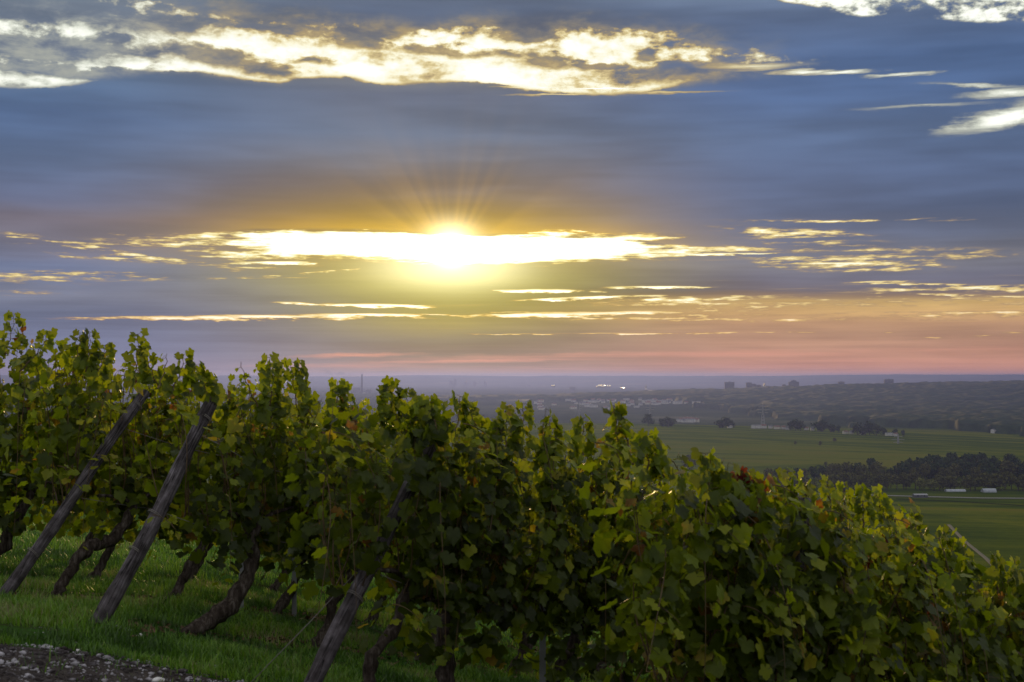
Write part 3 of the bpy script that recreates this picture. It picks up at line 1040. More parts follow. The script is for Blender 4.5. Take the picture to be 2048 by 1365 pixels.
def puff_mat(name, col_, dens):
    m = bpy.data.materials.new(name)
    m.use_nodes = True
    nt = m.node_tree
    nt.nodes.clear()
    out = nt.nodes.new('ShaderNodeOutputMaterial')
    pv = nt.nodes.new('ShaderNodeVolumePrincipled')
    pv.inputs['Color'].default_value = (*col_, 1)
    pv.inputs['Density'].default_value = dens
    nt.links.new(pv.outputs[0], out.inputs['Volume'])
    return m


def puffs(name, items, mat, label, cat):
    bm = bmesh.new()
    rs = random.Random(8)
    for (px, py, r) in items:
        D = 9000.0
        c = ray(px, py, D)
        mt_ = Matrix.Translation(c) @ Matrix.Diagonal((r * F ** 0 * D / F * 1.6, r * D / F, r * D / F, 1))
        res = bmesh.ops.create_icosphere(bm, subdivisions=2, radius=1.0, matrix=mt_)
        for v in res['verts']:
            v.co += Vector((rs.uniform(-1, 1), rs.uniform(-1, 1), rs.uniform(-1, 1))) * r * D / F * 0.16
    me = bpy.data.meshes.new(name)
    bm.to_mesh(me)
    bm.free()
    return tag(link(name, me, mat), label, cat, kind='stuff')


puffs('smoke', [(716, 754, 2.4), (709, 752.5, 3), (700, 751, 3), (690, 752, 3.0), (683, 747, 4.4), (675, 749, 3), (662, 748, 3.4), (655, 744, 4), (649, 741, 3)],
      puff_mat('grey_smoke', (0.25, 0.25, 0.30), 0.012), 'thin grey smoke drifting left from the tall chimney', 'smoke')
puffs('steam', [(728, 790, 5), (731, 796, 6), (737, 799, 6.5), (741, 806, 6), (733, 804, 6), (744, 812, 5)],
      puff_mat('white_steam', (0.95, 0.95, 0.96), 0.06), 'white steam plume behind the vines below the chimney', 'steam')

# lattice power pylons
def pylon(px, top, base, D, label):
    x = (px - 1024) / F * D
    z0 = (HOR - base) / F * D
    H = (base - top) / F * D
    root = empty('power_pylon', (x, D, z0))
    a = MB()
    w = H * 0.09
    for sx in (-1, 1):
        for sy in (-1, 1):
            a.tube([(sx * w, sy * w, -6), (sx * w * 0.35, sy * w * 0.35, H * 0.6), (sx * 0.3, sy * 0.3, H)], 0.28, 4)
    for i in range(9):
        t0, t1 = i / 9 * 0.9, (i + 1) / 9 * 0.9
        ww = lambda t: w * (1 - t / 0.65 * 0.65) if t < 0.6 else w * 0.38 * (1 - (t - 0.6) * 1.8)
        for sy in (-1, 1):
            a.tube([(-ww(t0), sy * ww(t0), H * t0), (ww(t1), sy * ww(t1), H * t1)], 0.16, 3)
            a.tube([(ww(t0), sy * ww(t0), H * t0), (-ww(t1), sy * ww(t1), H * t1)], 0.16, 3)
    a.build('lattice_mast', M['steel'], root)
    for t, L in ((0.70, 0.17), (0.80, 0.22), (0.90, 0.15)):
        c = MB()
        c.tube([(-H * L, 0, H * t), (0, 0, H * (t + 0.015)), (H * L, 0, H * t)], 0.3, 4)
        c.build('cross_arm', M['steel'], root)
    tag(root, label, 'pylon', 'pylons in the valley')


pylon(1157, 806, 846, 2700, 'thin pylon at the left, its foot hidden by the vines')
pylon(1300, 806, 852, 2600, 'thin pylon in the middle behind the tree on the hill crest')
pylon(1525, 808, 868, 2450, 'tallest pylon, rising over the hilltop hamlet')
pylon(1795, 868, 925, 2000, 'faint pylon on the slope at the right of the vineyard hill')

# glazed greenhouse roofs that mirror the low sun, and the river behind the crest
def sun_mirror(px, py, D, n, wpx, hpx, name, label, cat, seed):
    rs = random.Random(seed)
    x0, z0 = (px - 1024) / F * D, (HOR - py) / F * D
    root = empty(name, (x0, D, z0))
    half = None
    view = Vector((x0, D, z0)).normalized()
    for i in range(n):
        mb = MB()
        fx = rs.uniform(-1, 1)
        cx = fx * wpx * D / F
        cz = rs.uniform(-0.6, 1.0) * hpx * D / F * (1 - abs(fx) * 0.6)
        c = Vector((cx, rs.uniform(-20, 20), cz))
        tgt = ray(720 + rs.uniform(-60, 60), 492 + rs.uniform(-12, 12), 1.0).normalized()
        nrm = (tgt - view).normalized()
        u = nrm.cross(Vector((0, 1, 0))).normalized()
        t = u.cross(nrm).normalized()
        if t.y < 0: t = -t
        su = rs.uniform(0.5, 1.3) * D / F
        st = rs.uniform(8, 16) * D / F * 0.8
        pts = [c - u * su - t * st, c + u * su - t * st, c + u * su + t * st, c - u * su + t * st]
        mb.poly(pts, [(0, 1, 2, 3)])
        q = [p - nrm * 0.4 for p in pts]
        mb.poly(q, [(3, 2, 1, 0)])
        mb.build('glass_roof', M['mirror'], root)
        w = MB()
        lo = [Vector((p.x, p.y, -z0 * 0 - 12)) for p in pts]
        w.poly([*q, *[Vector((p.x, p.y, min(p.z, 0) - 8)) for p in q]], [(0, 1, 5, 4), (1, 2, 6, 5), (2, 3, 7, 6), (3, 0, 4, 7)])
        w.build('wall', M['concrete'], root)
    return tag(root, label, cat)


sun_mirror(1206, 772.5, 9000, 16, 15, 2.6, 'greenhouse_nursery', 'cluster of greenhouse roofs glittering gold with mirrored sunlight on the plain', 'greenhouse', 4)
sun_mirror(1246, 776, 9100, 3, 5, 1.0, 'greenhouse', 'two small glints of roof glass right of the glittering greenhouses', 'greenhouse', 9)
sun_mirror(1105, 771.5, 9500, 3, 14, 0.4, 'warehouse', 'long pale hall roof catching light left of the glittering greenhouses', 'warehouse', 5)
rv = MB()
pts = [xy(1205, 853.5), xy(1340, 854.5)]
D0 = 2380.0
w_ = []
for i in range(24):
    px = 1215 + i * 4.0
    for D in (D0 * 1.03, D0 * 1.06):
        w_.append(((px - 1024) / F * D, D, (HOR - 852.2) / F * D0 * 1.03 + 0.02 * i * 0))
rv.poly(w_, [(2 * i, 2 * i + 2, 2 * i + 3, 2 * i + 1) for i in range(23)])
river = rv.build('water', M['water'])
tag(river, kind='structure')

# ================================================================== air
def haze():
    m = bpy.data.materials.new('haze_air')
    m.use_nodes = True
    nt = m.node_tree
    nt.nodes.clear()
    out = nt.nodes.new('ShaderNodeOutputMaterial')
    pv = nt.nodes.new('ShaderNodeVolumePrincipled')
    pv.inputs['Color'].default_value = (0.145, 0.195, 0.54, 1)
    pv.inputs['Density'].default_value = HAZE
    pv.inputs['Anisotropy'].default_value = 0.66
    nt.links.new(pv.outputs[0], out.inputs['Volume'])
    mb = MB()
    L = 23000.0
    mb.box(-L, -L, -165.0, L, L, 52.0)
    o = mb.build('haze', m)
    o.display_type = 'WIRE'
    tag(o, kind='stuff')
    tag(o, 'pale evening haze filling the valley air', 'haze')


HAZE = 0.75e-4
haze()

# ================================================================== vineyard in front
DIR = Vector((0.72, 0.69, 0)).normalized()
NRM = Vector((DIR.y, -DIR.x, 0))                  # towards the camera
ROWS = [Vector((-7.3, 14.8, 0)), Vector((-5.6, 13.2, 0)), Vector((-4.14, 11.6, 0)), Vector((-2.97, 10.3, 0)), Vector((-1.28, 8.6, 0)), Vector((0.35, 6.95, 0))]
# skyline of the vines
SIL = [(-300, 640), (0, 648), (30, 625), (60, 665), (105, 692), (165, 668), (215, 700), (245, 712), (280, 668), (305, 705), (330, 732), (372, 706), (400, 735), (440, 742), (500, 778),
       (540, 718), (565, 760), (592, 722), (606, 782), (640, 800), (680, 764), (712, 800), (745, 815), (783, 762), (820, 775), (868, 795), (885, 812), (915, 790), (960, 806), (1000, 812), (1045, 806), (1060, 850),
       (1090, 838), (1160, 838), (1200, 850), (1240, 815), (1262, 868), (1300, 876), (1345, 925), (1410, 906), (1450, 925), (1480, 935), (1560, 935), (1600, 962), (1660, 962), (1700, 972), (1745, 975), (1782, 1012),
       (1830, 1020), (1880, 1062), (1930, 1100), (1990, 1110), (2048, 1122), (2400, 1230)]


def px_of(x, y):
    return 1024 + F * x / y


def leaf_material():
    m = bpy.data.materials.new('vine_leaf')
    m.use_nodes = True
    nt = m.node_tree
    g = G(nt)
    nt.nodes.clear()
    out = nt.nodes.new('ShaderNodeOutputMaterial')
    at_ = nt.nodes.new('ShaderNodeAttribute')
    at_.attribute_name = 'age_tone'
    age_tone = V(g, at_.outputs['Fac'])
    tc = nt.nodes.new('ShaderNodeTexCoord')
    n = g.noise(V(g, tc.outputs['Object']), 28.0, 2, 0.5, dim='3D')
    a = age_tone + (n - 0.5) * 0.14
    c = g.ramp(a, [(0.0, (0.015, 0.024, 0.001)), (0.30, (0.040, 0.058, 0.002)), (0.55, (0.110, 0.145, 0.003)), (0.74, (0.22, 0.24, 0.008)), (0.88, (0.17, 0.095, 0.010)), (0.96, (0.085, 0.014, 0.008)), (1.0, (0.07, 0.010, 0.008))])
    tr = g.ramp(a, [(0.0, (0.10, 0.135, 0.004)), (0.32, (0.20, 0.25, 0.005)), (0.58, (0.33, 0.40, 0.008)), (0.78, (0.38, 0.38, 0.015)), (0.88, (0.36, 0.20, 0.02)), (0.96, (0.16, 0.020, 0.008)), (1.0, (0.13, 0.014, 0.006))])
    p = nt.nodes.new('ShaderNodeBsdfPrincipled')
    p.inputs['Roughness'].default_value = 0.45
    p.inputs['Specular IOR Level'].default_value = 0.25
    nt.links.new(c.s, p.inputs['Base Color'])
    t = nt.nodes.new('ShaderNodeBsdfTranslucent')
    nt.links.new(tr.s, t.inputs['Color'])
    mx = nt.nodes.new('ShaderNodeMixShader')
    mx.inputs[0].default_value = 0.50
    nt.links.new(p.outputs[0], mx.inputs[1])
    nt.links.new(t.outputs[0], mx.inputs[2])
    nt.links.new(mx.outputs[0], out.inputs['Surface'])
    return m


M['leaf'] = leaf_material()
M['cane'] = material('vine_cane', lambda g, p: g.ramp(g.noise(p, 9.0, 3, 0.5, dim='3D'), [(0.35, (0.06, 0.035, 0.018)), (0.65, (0.12, 0.075, 0.030))]), 0.6, 0.3)


def mat_bark():
    def st(g, p):
        return g.noise(vmul(g, p, (34.0, 34.0, 7.0)), 1, 5, 0.65, dim='3D')
    return material('vine_bark', lambda g, p: g.ramp(st(g, p), [(0.34, (0.020, 0.014, 0.011)), (0.52, (0.060, 0.046, 0.038)), (0.68, (0.135, 0.112, 0.100))]), 0.95, 0.1, bump=st, bump_d=0.03)


def mat_wood():
    # weathered grey spruce: grain along the post, knots and dark checks
    def gr(g, p):
        return g.noise(vmul(g, p, (60.0, 60.0, 3.2)), 1, 5, 0.65, dim='3D')
    def fn(g, p):
        a = gr(g, p)
        b = g.noise(p, 7.0, 4, 0.6, dim='3D')
        c = g.ramp(a * 0.45 + b * 0.55, [(0.34, (0.020, 0.015, 0.015)), (0.45, (0.055, 0.046, 0.050)), (0.56, (0.125, 0.108, 0.120)), (0.68, (0.28, 0.25, 0.285))])
        # long drying checks and a few knots
        ck = g.noise(vmul(g, p, (26.0, 26.0, 1.1)), 1, 2, 0.5, dim='3D')
        kn = g.noise(vmul(g, p, (11.0, 11.0, 6.0)), 1, 1, 0.5, dim='3D')
        k = g.smooth(g.m('ABSOLUTE', ck - 0.5), 0.006, 0.022, 0.22, 1.0) * g.smooth(kn, 0.70, 0.66, 0.35, 1.0)
        return g.mix(1.0, c, g.vec(k, k, k), 'MULTIPLY')
    return material('weathered_post_wood', fn, 0.85, 0.2, bump=gr, bump_d=0.02)


M['bark'] = mat_bark()
M['post'] = mat_wood()
M['rust_wire'] = material('wire', lambda g, p: (0.16, 0.14, 0.13), 0.5, 0.5)

# grape leaf outline: polar (degrees from the tip, radius) for one half
half = [(180, 0.26), (166, 0.62), (150, 0.78), (134, 0.80), (120, 0.74), (107, 0.70), (94, 0.82), (80, 0.94), (68, 0.94), (56, 0.83), (44, 0.74), (32, 0.82), (18, 0.94), (8, 1.0)]
outl = [(0, 1.06)] + [(a, r) for a, r in reversed(half)] + [(-a, r) for a, r in half[1:]]
LX = np.array([0.0] + [r * math.sin(math.radians(a)) for a, r in outl])
LY = np.array([0.0] + [r * math.cos(math.radians(a)) for a, r in outl])
LR2 = LX ** 2 + LY ** 2
NL = len(LX)
LF = np.array([[0, i, i % (NL - 1) + 1] for i in range(1, NL)])


def leaves_mesh(name, P, Nv, T, Sz, age_tone, rs):
    """P centre, Nv normal, T direction of the tip"""
    P, Nv, T = np.asarray(P), np.asarray(Nv), np.asarray(T)
    n = len(P)
    Nv = Nv / np.linalg.norm(Nv, axis=1, keepdims=True)
    T = T - (T * Nv).sum(1, keepdims=True) * Nv
    T = T / np.maximum(np.linalg.norm(T, axis=1, keepdims=True), 1e-6)
    B = np.cross(T, Nv)
    cup = rs.uniform(-0.38, 0.10, n)[:, None]
    fold = rs.uniform(-0.05, 0.42, n)[:, None]
    curl = rs.uniform(-0.28, 0.12, n)[:, None]
    wav = rs.uniform(0.0, 0.10, n)[:, None]
    ph = rs.uniform(0, 6.28, n)[:, None]
    lx = LX[None] * rs.uniform(0.82, 1.15, n)[:, None]
    ly = LY[None] * rs.uniform(0.85, 1.1, n)[:, None]
    lz = cup * LR2[None] + fold * np.abs(lx) * 0.8 + curl * ly * np.abs(ly) + wav * np.sin(7 * lx + 5 * ly + ph)
    jit = 1 + rs.uniform(-0.10, 0.10, (n, NL))
    s = np.asarray(Sz)[:, None]
    v = P[:, None, :] + B[:, None, :] * (lx * jit * s)[..., None] + T[:, None, :] * (ly * jit * s)[..., None] + Nv[:, None, :] * (lz * s)[..., None]
    f = (LF[None] + (np.arange(n) * NL)[:, None, None]).reshape(-1, 3)
    return mesh_np(name, v.reshape(-1, 3), f, smooth=True, attrs={'age_tone': np.repeat(np.asarray(age_tone), NL)})


# the end posts: foot and top of each as they stand
def post_pts(row, foot_px, top_px, top_py, y_foot):
    x = (foot_px - 1024) / F * y_foot
    foot = Vector((x, y_foot, float(ground_z(x, y_foot))))
    k = (top_px - 1024) / F
    s = (k * foot.y - foot.x) / (DIR.x - k * DIR.y)
    top = foot + DIR * s
    top.z = (HOR - top_py) / F * top.y
    return foot, top


POSTS = [post_pts(2, 8, 293, 786, 11.6), post_pts(3, 203, 432, 795, 10.3), post_pts(4, 600, 864, 890, 8.6)]


def post_dist(p, foot, top):
    """picture distance (px) from a post's axis and whether the point is nearer than it"""
    q = np.array([1024 + F * p[0] / p[1], HOR - F * p[2] / p[1]])
    a = np.array([1024 + F * foot.x / foot.y, HOR - F * foot.z / foot.y])
    b = np.array([1024 + F * top.x / top.y, HOR - F * top.z / top.y])
    t = np.dot(q - a, b - a) / np.dot(b - a, b - a)
    tc_ = min(max(t, 0), 1)
    return np.hypot(*(q - a - (b - a) * tc_)), t, p[1] < foot.y + (top.y - foot.y) * tc_ + 0.25


SX = [p for p, _ in SIL]
SY = [q for _, q in SIL]


def canopy_top(x, y, rs):
    g0 = float(near_z(x, y))
    z = (HOR - np.interp(px_of(x, y), SX, SY)) / F * y
    h = z - g0
    return h


def grow_vine(row, t, seed, label, group, trunk=None, low=0.45, h_cap=2.35, n_cane=26, span=1.35, density=1.0, red=0.0, side=0.0, bare=False, sil_w=1.0):
    rs = np.random.RandomState(seed)
    base = ROWS[row] + DIR * t
    gz = float(ground_z(base.x, base.y))
    base = Vector((base.x, base.y, gz))
    root = empty('grapevine', base)
    tag(root, label, 'grapevine', group)
    # ---- trunk
    lean = rs.uniform(0.30, 0.50)
    head = Vector((0, 0, 0)) + DIR * lean + Vector((0, 0, rs.uniform(0.66, 0.8)))
    prof = trunk or [(-0.10, -0.03, 0.050), (0.0, 0.06, 0.046), (0.10 + rs.uniform(-.04, .04), 0.18, 0.040), (0.16 + rs.uniform(-.05, .06), 0.34, 0.040), (0.28 + rs.uniform(-.05, .05), 0.50, 0.036), (lean, 0.70, 0.042), (lean + 0.06, 0.80, 0.026)]
    mb = MB()
    rr_ = random.Random(seed)
    pts, rad = [], []
    for a, b in zip(prof[:-1], prof[1:]):
        for k in range(4):
            f = k / 4
            j = 0.012
            pts.append(DIR * (a[0] * (1 - f) + b[0] * f + rr_.uniform(-j, j)) + NRM * rr_.uniform(-j, j) + Vector((0, 0, a[1] * (1 - f) + b[1] * f)))
            rad.append((a[2] * (1 - f) + b[2] * f) * rr_.uniform(0.82, 1.22))
    mb.tube(pts, rad, 11, True, 0.13, rr_)
    hp = pts[-1]
    for sgn in (-1, 1):     # two short arms along the wire
        arm = [hp, hp + DIR * sgn * 0.14 + Vector((0, 0, 0.08)), hp + DIR * sgn * 0.34 + Vector((0, 0, 0.10 + rr_.uniform(-.03, .03)))]
        mb.tube(arm, [0.022, 0.017, 0.012], 8, True, 0.1, rr_)
    mb.build('trunk', M['bark'], root, True)
    # ---- canes
    cb = MB()
    P, Nn, Tt, Sz, Ag = [], [], [], [], []

    def add_leaf(p, out_n, size, age_tone, force=False):
        wp = np.array([p[0] + base.x, p[1] + base.y, p[2] + base.z])
        if not force:
            for i, (fo, tp) in enumerate(POSTS):
                d, tt_, nearer = post_dist(wp, fo, tp)
                lim = 58 if i < 2 else (66 if tt_ < 0.52 else 0)
                if nearer and d < lim and -0.1 < tt_ < 1.03 and rs.rand() > (0.04 if i < 2 else 0.03 if tt_ < .62 else .5):
                    return False
        P.append(p)
        Nn.append(out_n + rs.normal(size=3) * 0.42)
        Tt.append(np.array([0, 0, -1.0]) + rs.normal(size=3) * 0.55)
        Sz.append(size)
        Ag.append(age_tone)
        return True

    d3, n3 = np.array(DIR), np.array(NRM)
    up = np.array([0, 0, 1.0])
    tint = rs.normal(0.30, 0.08)
    for c in range(n_cane):
        s0 = lean + rs.uniform(-0.5, 0.5) * span
        off0 = rs.uniform(-0.06, 0.06)
        wx, wy = base.x + DIR.x * s0, base.y + DIR.y * s0
        hs = canopy_top(wx, wy, rs)
        g_loc = float(near_z(wx, wy)) - gz
        cap = h_cap
        natural = rs.uniform(1.78, 2.0)
        if hs < 1.3:
            htop = max(hs, 0.9) - 0.02
        elif hs < cap:
            htop = hs - 0.03 if rs.rand() < 0.15 * sil_w else hs - rs.uniform(0.07, 0.27)
        else:
            htop = natural
        side_ = rs.choice([-1, 1])
        spread = abs(rs.normal(0, 0.13)) + 0.05
        hang = rs.rand() < 0.20 and not bare
        nseg = 15
        pts_ = []
        z0 = 0.78
        dr = rs.uniform(-0.28, 0.28)
        if hang:
            # an outer cane arching over and hanging down outside the wires
            hz = rs.uniform(0.75, 0.98) * htop
            for k in range(nseg + 1):
                f = k / nseg
                if f < 0.5:
                    q = f / 0.5
                    z = z0 + (hz - z0) * math.sin(q * math.pi / 2)
                    o_ = off0 + side_ * spread * q
                else:
                    q = (f - 0.5) / 0.5
                    z = hz - (hz - max(low, 0.5) - rs.uniform(0, 0.02)) * q ** 1.6 * 0.95
                    o_ = side_ * (spread + 0.20 * math.sin(q * math.pi / 2))
                pts_.append(d3 * (s0 + dr * f * 2.2 + 0.05 * math.sin(f * 7 + c)) + n3 * (o_ + side) + up * (z + g_loc))
        else:
            w1, w2 = rs.uniform(0, 6.28), rs.uniform(0, 6.28)
            for k in range(nseg + 1):
                f = k / nseg
                z = z0 + (htop - z0) * f
                o_ = off0 + side_ * spread * math.sin(min(1, f * 1.15) * math.pi * 0.85) + 0.03 * math.sin(f * 9 + w1)
                pts_.append(d3 * (s0 + dr * f + 0.035 * math.sin(f * 8 + w2)) + n3 * (o_ + side) + up * (z + g_loc))
        rads = [0.0045 * (1 - 0.8 * k / nseg) + 0.0008 for k in range(nseg + 1)]
        cb.tube([Vector(q) for q in (pts_ if hang else pts_[:-1])], rads, 4, False)
        for k in range(nseg + 1):
            f = k / nseg
            for rep_ in range(2):
                if rs.rand() > 0.97 * density:
                    continue
                a = rs.uniform(0, 2 * math.pi)
                sd = n3 * math.cos(a) + d3 * math.sin(a)
                pl = rs.uniform(0.04, 0.13) * (1 - 0.55 * (f if not hang else 0))
                p = pts_[k] + sd * pl + up * (rs.uniform(-0.05, 0.03) - 0.03 * f)
                if (p[2] - g_loc) < low - 0.1:
                    continue
                size = rs.uniform(0.034, 0.072) * (1 - (0.34 * max(0, f - 0.62) / 0.38 if not hang else 0.15 * f))
                outw = n3 * np.sign(np.dot(p, n3) - side + 1e-6) * 0.55 + sd * 0.5 + up * 0.55
                depth = 1 - min(1, abs(np.dot(p, n3) - side) / 0.25)
                r = rs.rand()
                age_tone = tint + rs.normal(0, 0.17) + 0.16 * f - 0.06 * depth  # lighter up the cane, darker inside: light and shade put into leaf colour
                if r < 0.035: age_tone = rs.uniform(0.72, 0.86)
                elif r < 0.045 + 0.10 * depth: age_tone = rs.uniform(0.82, 0.93)
                if red > 0 and rs.rand() < red: age_tone = rs.uniform(0.90, 1.0)
                if add_leaf(p, outw, size, float(np.clip(age_tone, 0, 1))):
                    if rs.rand() < 0.5:
                        cb.tube([Vector(pts_[k]), Vector(p + (pts_[k] - p) * 0.1)], 0.0016, 3, False)
    # ---- short laterals: big leaves low on both faces
    for c in range(int((0 if bare else 290) * density)):
        s0 = lean + rs.uniform(-0.56, 0.56) * span
        wx, wy = base.x + DIR.x * s0, base.y + DIR.y * s0
        hs = min(canopy_top(wx, wy, rs), 2.0)
        z = rs.uniform(low, max(low + 0.2, hs - 0.12))
        sgn = 1 if rs.rand() < 0.62 else -1
        prof_w = 0.17 + 0.13 * math.sin(max(0.0, min(1, (z - low) / 1.5)) * math.pi)
        o_ = sgn * prof_w * rs.uniform(0.55, 1.15)
        p = d3 * s0 + n3 * (o_ + side) + up * (z + float(near_z(wx, wy)) - gz)
        outw = n3 * sgn * rs.uniform(0.3, 1.1) + up * rs.uniform(0.15, 0.9)
        age_tone = tint + rs.normal(0, 0.17)
        r = rs.rand()
        if r < 0.03: age_tone = rs.uniform(0.70, 0.86)
        if red > 0 and rs.rand() < red: age_tone = rs.uniform(0.9, 1.0)
        add_leaf(p, outw, rs.uniform(0.038, 0.076), float(np.clip(age_tone, 0, 1)))
    cb.build('canes', M['cane'], root)
    root.children[-1]['kind'] = 'stuff'
    # tall shoots with small leaves against the sky
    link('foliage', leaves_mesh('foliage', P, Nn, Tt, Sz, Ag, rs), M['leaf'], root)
    root.children[-1]['kind'] = 'stuff'
    return root, base


def tall_shoot(px, py, row, seed, label, wig=0.07, n=11, bend=0.0, small=1.0, py0=None):
    """single shoot standing above the hedge; grows out of the vine below it"""
    rs = np.random.RandomState(seed)
    k = (px - 1024) / F
    b = ROWS[row]
    t = (k * b.y - b.x) / (DIR.x - k * DIR.y)
    p0 = b + DIR * t
    z1 = (HOR - py) / F * p0.y
    L = (py0 or 75) / F * p0.y
    return p0, z1, L


SHOOTS = []
VINES = []


def vine(*a, **k):
    r = grow_vine(*a, **k)
    VINES.append((a[0], a[1], r[0], r[1]))
    return r


# ---- farthest rows, seen over and between the others at the left
for i, t in enumerate((0.6, 1.8, 3.0)):
    vine(0, t, 100 + i, 'dark vine of the rearmost row, only its top showing at the far left', 'vines of the rearmost row', h_cap=2.6, n_cane=20)
for i, t in enumerate((-0.3, 0.8, 1.9, 3.0, 4.1, 5.2)):
    lab = ['vine with a thick leaning trunk at the left edge behind the first post', 'vine of the second row from the back behind the left leaning post',
           'vine of the second row from the back between the two leaning posts', 'vine of the second row from the back just past the two leaning posts'][min(i, 3)]
    tr = [(-0.35, -0.05, .055), (-0.10, 0.10, .060), (0.14, 0.30, .062), (0.22, 0.50, .058), (0.38, 0.72, .05), (0.42, 0.82, .03)] if i == 1 else None
    vine(1, t, 120 + i, lab, 'vines of the second row from the back', h_cap=2.6, trunk=tr, density=0.95)
# ---- row of the left leaning post
L2 = ['vine whose pale twisted trunk stands right of the left leaning post', 'vine with a dark slanting trunk between the two leaning posts', 'vine with a thin trunk behind the right leaning post',
      'vine of the left post row behind the big curved trunk', 'vine of the left post row deep behind the middle hedge']
tr = [(-0.08, -0.06, .046), (-0.03, 0.06, .046), (0.05, 0.17, .042), (0.16, 0.33, .050), (0.26, 0.42, .056), (0.46, 0.45, .058), (0.62, 0.62, .05), (0.7, 0.78, .03)]
for i, t in enumerate((0.50, 1.6, 2.7, 3.8, 4.9, 6.0)):
    vine(2, t, 140 + i, L2[min(i, 4)], 'vines of the left post row', trunk=tr if i == 0 else None, low=0.5, side=-0.16 if i < 2 else 0.0, h_cap=2.5)
# ---- row of the second leaning post
L3 = ['vine with a big sideways curving trunk right of the second leaning post', 'vine with tall forked shoots against the sky left of the chimney', 'vine crowned by a dark round clump right of the chimney',
      'vine of the second post row behind the short grey post', 'vine of the second post row deep behind the hedge']
tr = [(-0.30, 0.00, .020), (-0.16, 0.03, .040), (0.05, 0.10, .062), (0.24, 0.20, .070), (0.38, 0.36, .062), (0.46, 0.54, .056), (0.43, 0.72, .052), (0.50, 0.84, .03)]
for i, t in enumerate((0.85, 1.95, 3.05, 4.15, 5.25, 6.35)):
    vine(3, t, 160 + i, L3[min(i, 4)], 'vines of the second post row', trunk=tr if i == 0 else None, low=0.46 if i else 0.55, side=-0.10 if i == 0 else 0.0, h_cap=2.4)
# ---- row of the short grey post
L4 = ['vine with a dark trunk close behind the short grey post', 'vine with a stout trunk at the bottom just right of centre', 'vine with two crossing stems at the bottom centre', 'vine with long lone shoot tip against the hazy plain',
      'vine of the short post row hidden behind the nearest hedge']
for i, t in enumerate((0.42, 1.15, 1.95, 2.75, 3.7, 4.8, 5.9)):
    tr = None
    if i == 1: tr = [(0.0, -0.05, .062), (0.02, 0.15, .060), (0.03, 0.35, .055), (0.0, 0.55, .052), (0.05, 0.78, .04)]
    if i == 2: tr = [(-0.12, -0.05, .050), (0.0, 0.12, .048), (0.22, 0.30, .045), (0.40, 0.52, .040), (0.55, 0.74, .035)]
    vine(4, t, 180 + i, L4[min(i, 4)], 'vines of the short post row', low=0.40, h_cap=2.55, trunk=tr, density=1.0 if i else 0.8)
# ---- nearest row, filling the lower right
L5 = ['vine at the near end of the nearest hedge, loose leaves under the hazy plain', 'vine with red autumn leaves at its top right of centre', 'vine wrapped round the upright grey post in the nearest hedge',
      'vine just right of the upright grey post with a bushy rounded top', 'vine under the green field with pale blue glossy leaves', 'vine at the lower right under the farm track', 'vine at the right edge of the picture', 'vine of the nearest hedge at the bottom right corner']
for i, t in enumerate((0.45, 1.2, 1.95, 2.75, 3.6, 4.5, 5.5, 6.5)):
    vine(5, t, 200 + i, L5[i], 'vines of the nearest hedge', low=0.95 if i == 0 else 0.35, n_cane=28, h_cap=2.5, density=1.0 if i else 0.9, red=0.0, span=1.15 if i < 4 else 1.3)


# ---- signature shoots on the skyline; each is a part of the vine it grows from
def add_shoot(px, py, row, length_px, seed, bend=0.3, size=0.05, red=0.0, bare=False, n=9):
    rs = np.random.RandomState(seed)
    k = (px - 1024) / F
    b = ROWS[row]
    t = (k * b.y - b.x) / (DIR.x - k * DIR.y)
    tip = b + DIR * t
    own = min((v for v in VINES if v[0] == row), key=lambda v: abs(v[1] + 0.4 - t))
    root, base = own[2], own[3]
    zt = (HOR - py) / F * tip.y
    L = (length_px + 30) / F * tip.y
    size = size * 1.12
    P, Nn, Tt, Sz, Ag, pts = [], [], [], [], [], []
    sg = rs.choice([-1, 1])
    for i in range(n + 1):
        f = i / n
        p = Vector((tip.x, tip.y, zt - 0.5 * size - L * (1 - f))) + DIR * (-bend * L * (1 - f) ** 1.5 + 0.01 * math.sin(i * 2.1)) + NRM * 0.05 * (1 - f)
        pts.append(p - base)
    cb = MB()
    cb.tube(pts, [0.005 * (1 - 0.8 * i / n) + 0.001 for i in range(n + 1)], 5, False)
    if bare:
        for i in (n - 1, n - 3):
            q = pts[i] + DIR * 0.035 * sg + Vector((0, 0, -0.02))
            cb.tube([pts[i], q], 0.002, 3, False)
            P.append(np.array(q)); Nn.append(np.array(NRM)); Tt.append(np.array([0, 0, -1.0])); Sz.append(0.02); Ag.append(0.5)
    else:
        for i in range(1, n + 1):
            f = i / n
            for rep_ in range(2):
                s_ = (1 if (i + rep_) % 2 else -1)
                sz = size * (1.30 - 0.50 * f) * rs.uniform(0.8, 1.15)
                pl = sz * rs.uniform(0.35, 0.85)
                q = np.array(pts[i]) + np.array(DIR) * s_ * pl + np.array(NRM) * rs.uniform(-.3, .6) * pl + np.array([0, 0, pl * rs.uniform(-0.25, 0.5)])
                cb.tube([pts[i], Vector(q)], 0.0018, 3, False)
                q = q + np.array(DIR) * s_ * sz * 0.35
                P.append(q)
                Nn.append(np.array(NRM) * 0.9 + np.array([0, 0, 0.35]) + rs.normal(size=3) * 0.45)
                Tt.append(np.array(DIR) * s_ * 0.6 + np.array([0, 0, -0.9]) + rs.normal(size=3) * 0.25)
                Sz.append(sz)
                Ag.append(rs.uniform(0.9, 1.0) if rs.rand() < red else float(np.clip(rs.normal(0.42, 0.14), 0, 0.8)))
    sh = cb.build('shoot', M['cane'], root)
    link('shoot_leaves', leaves_mesh('shoot_leaves', P, Nn, Tt, Sz, Ag, rs), M['leaf'], sh)


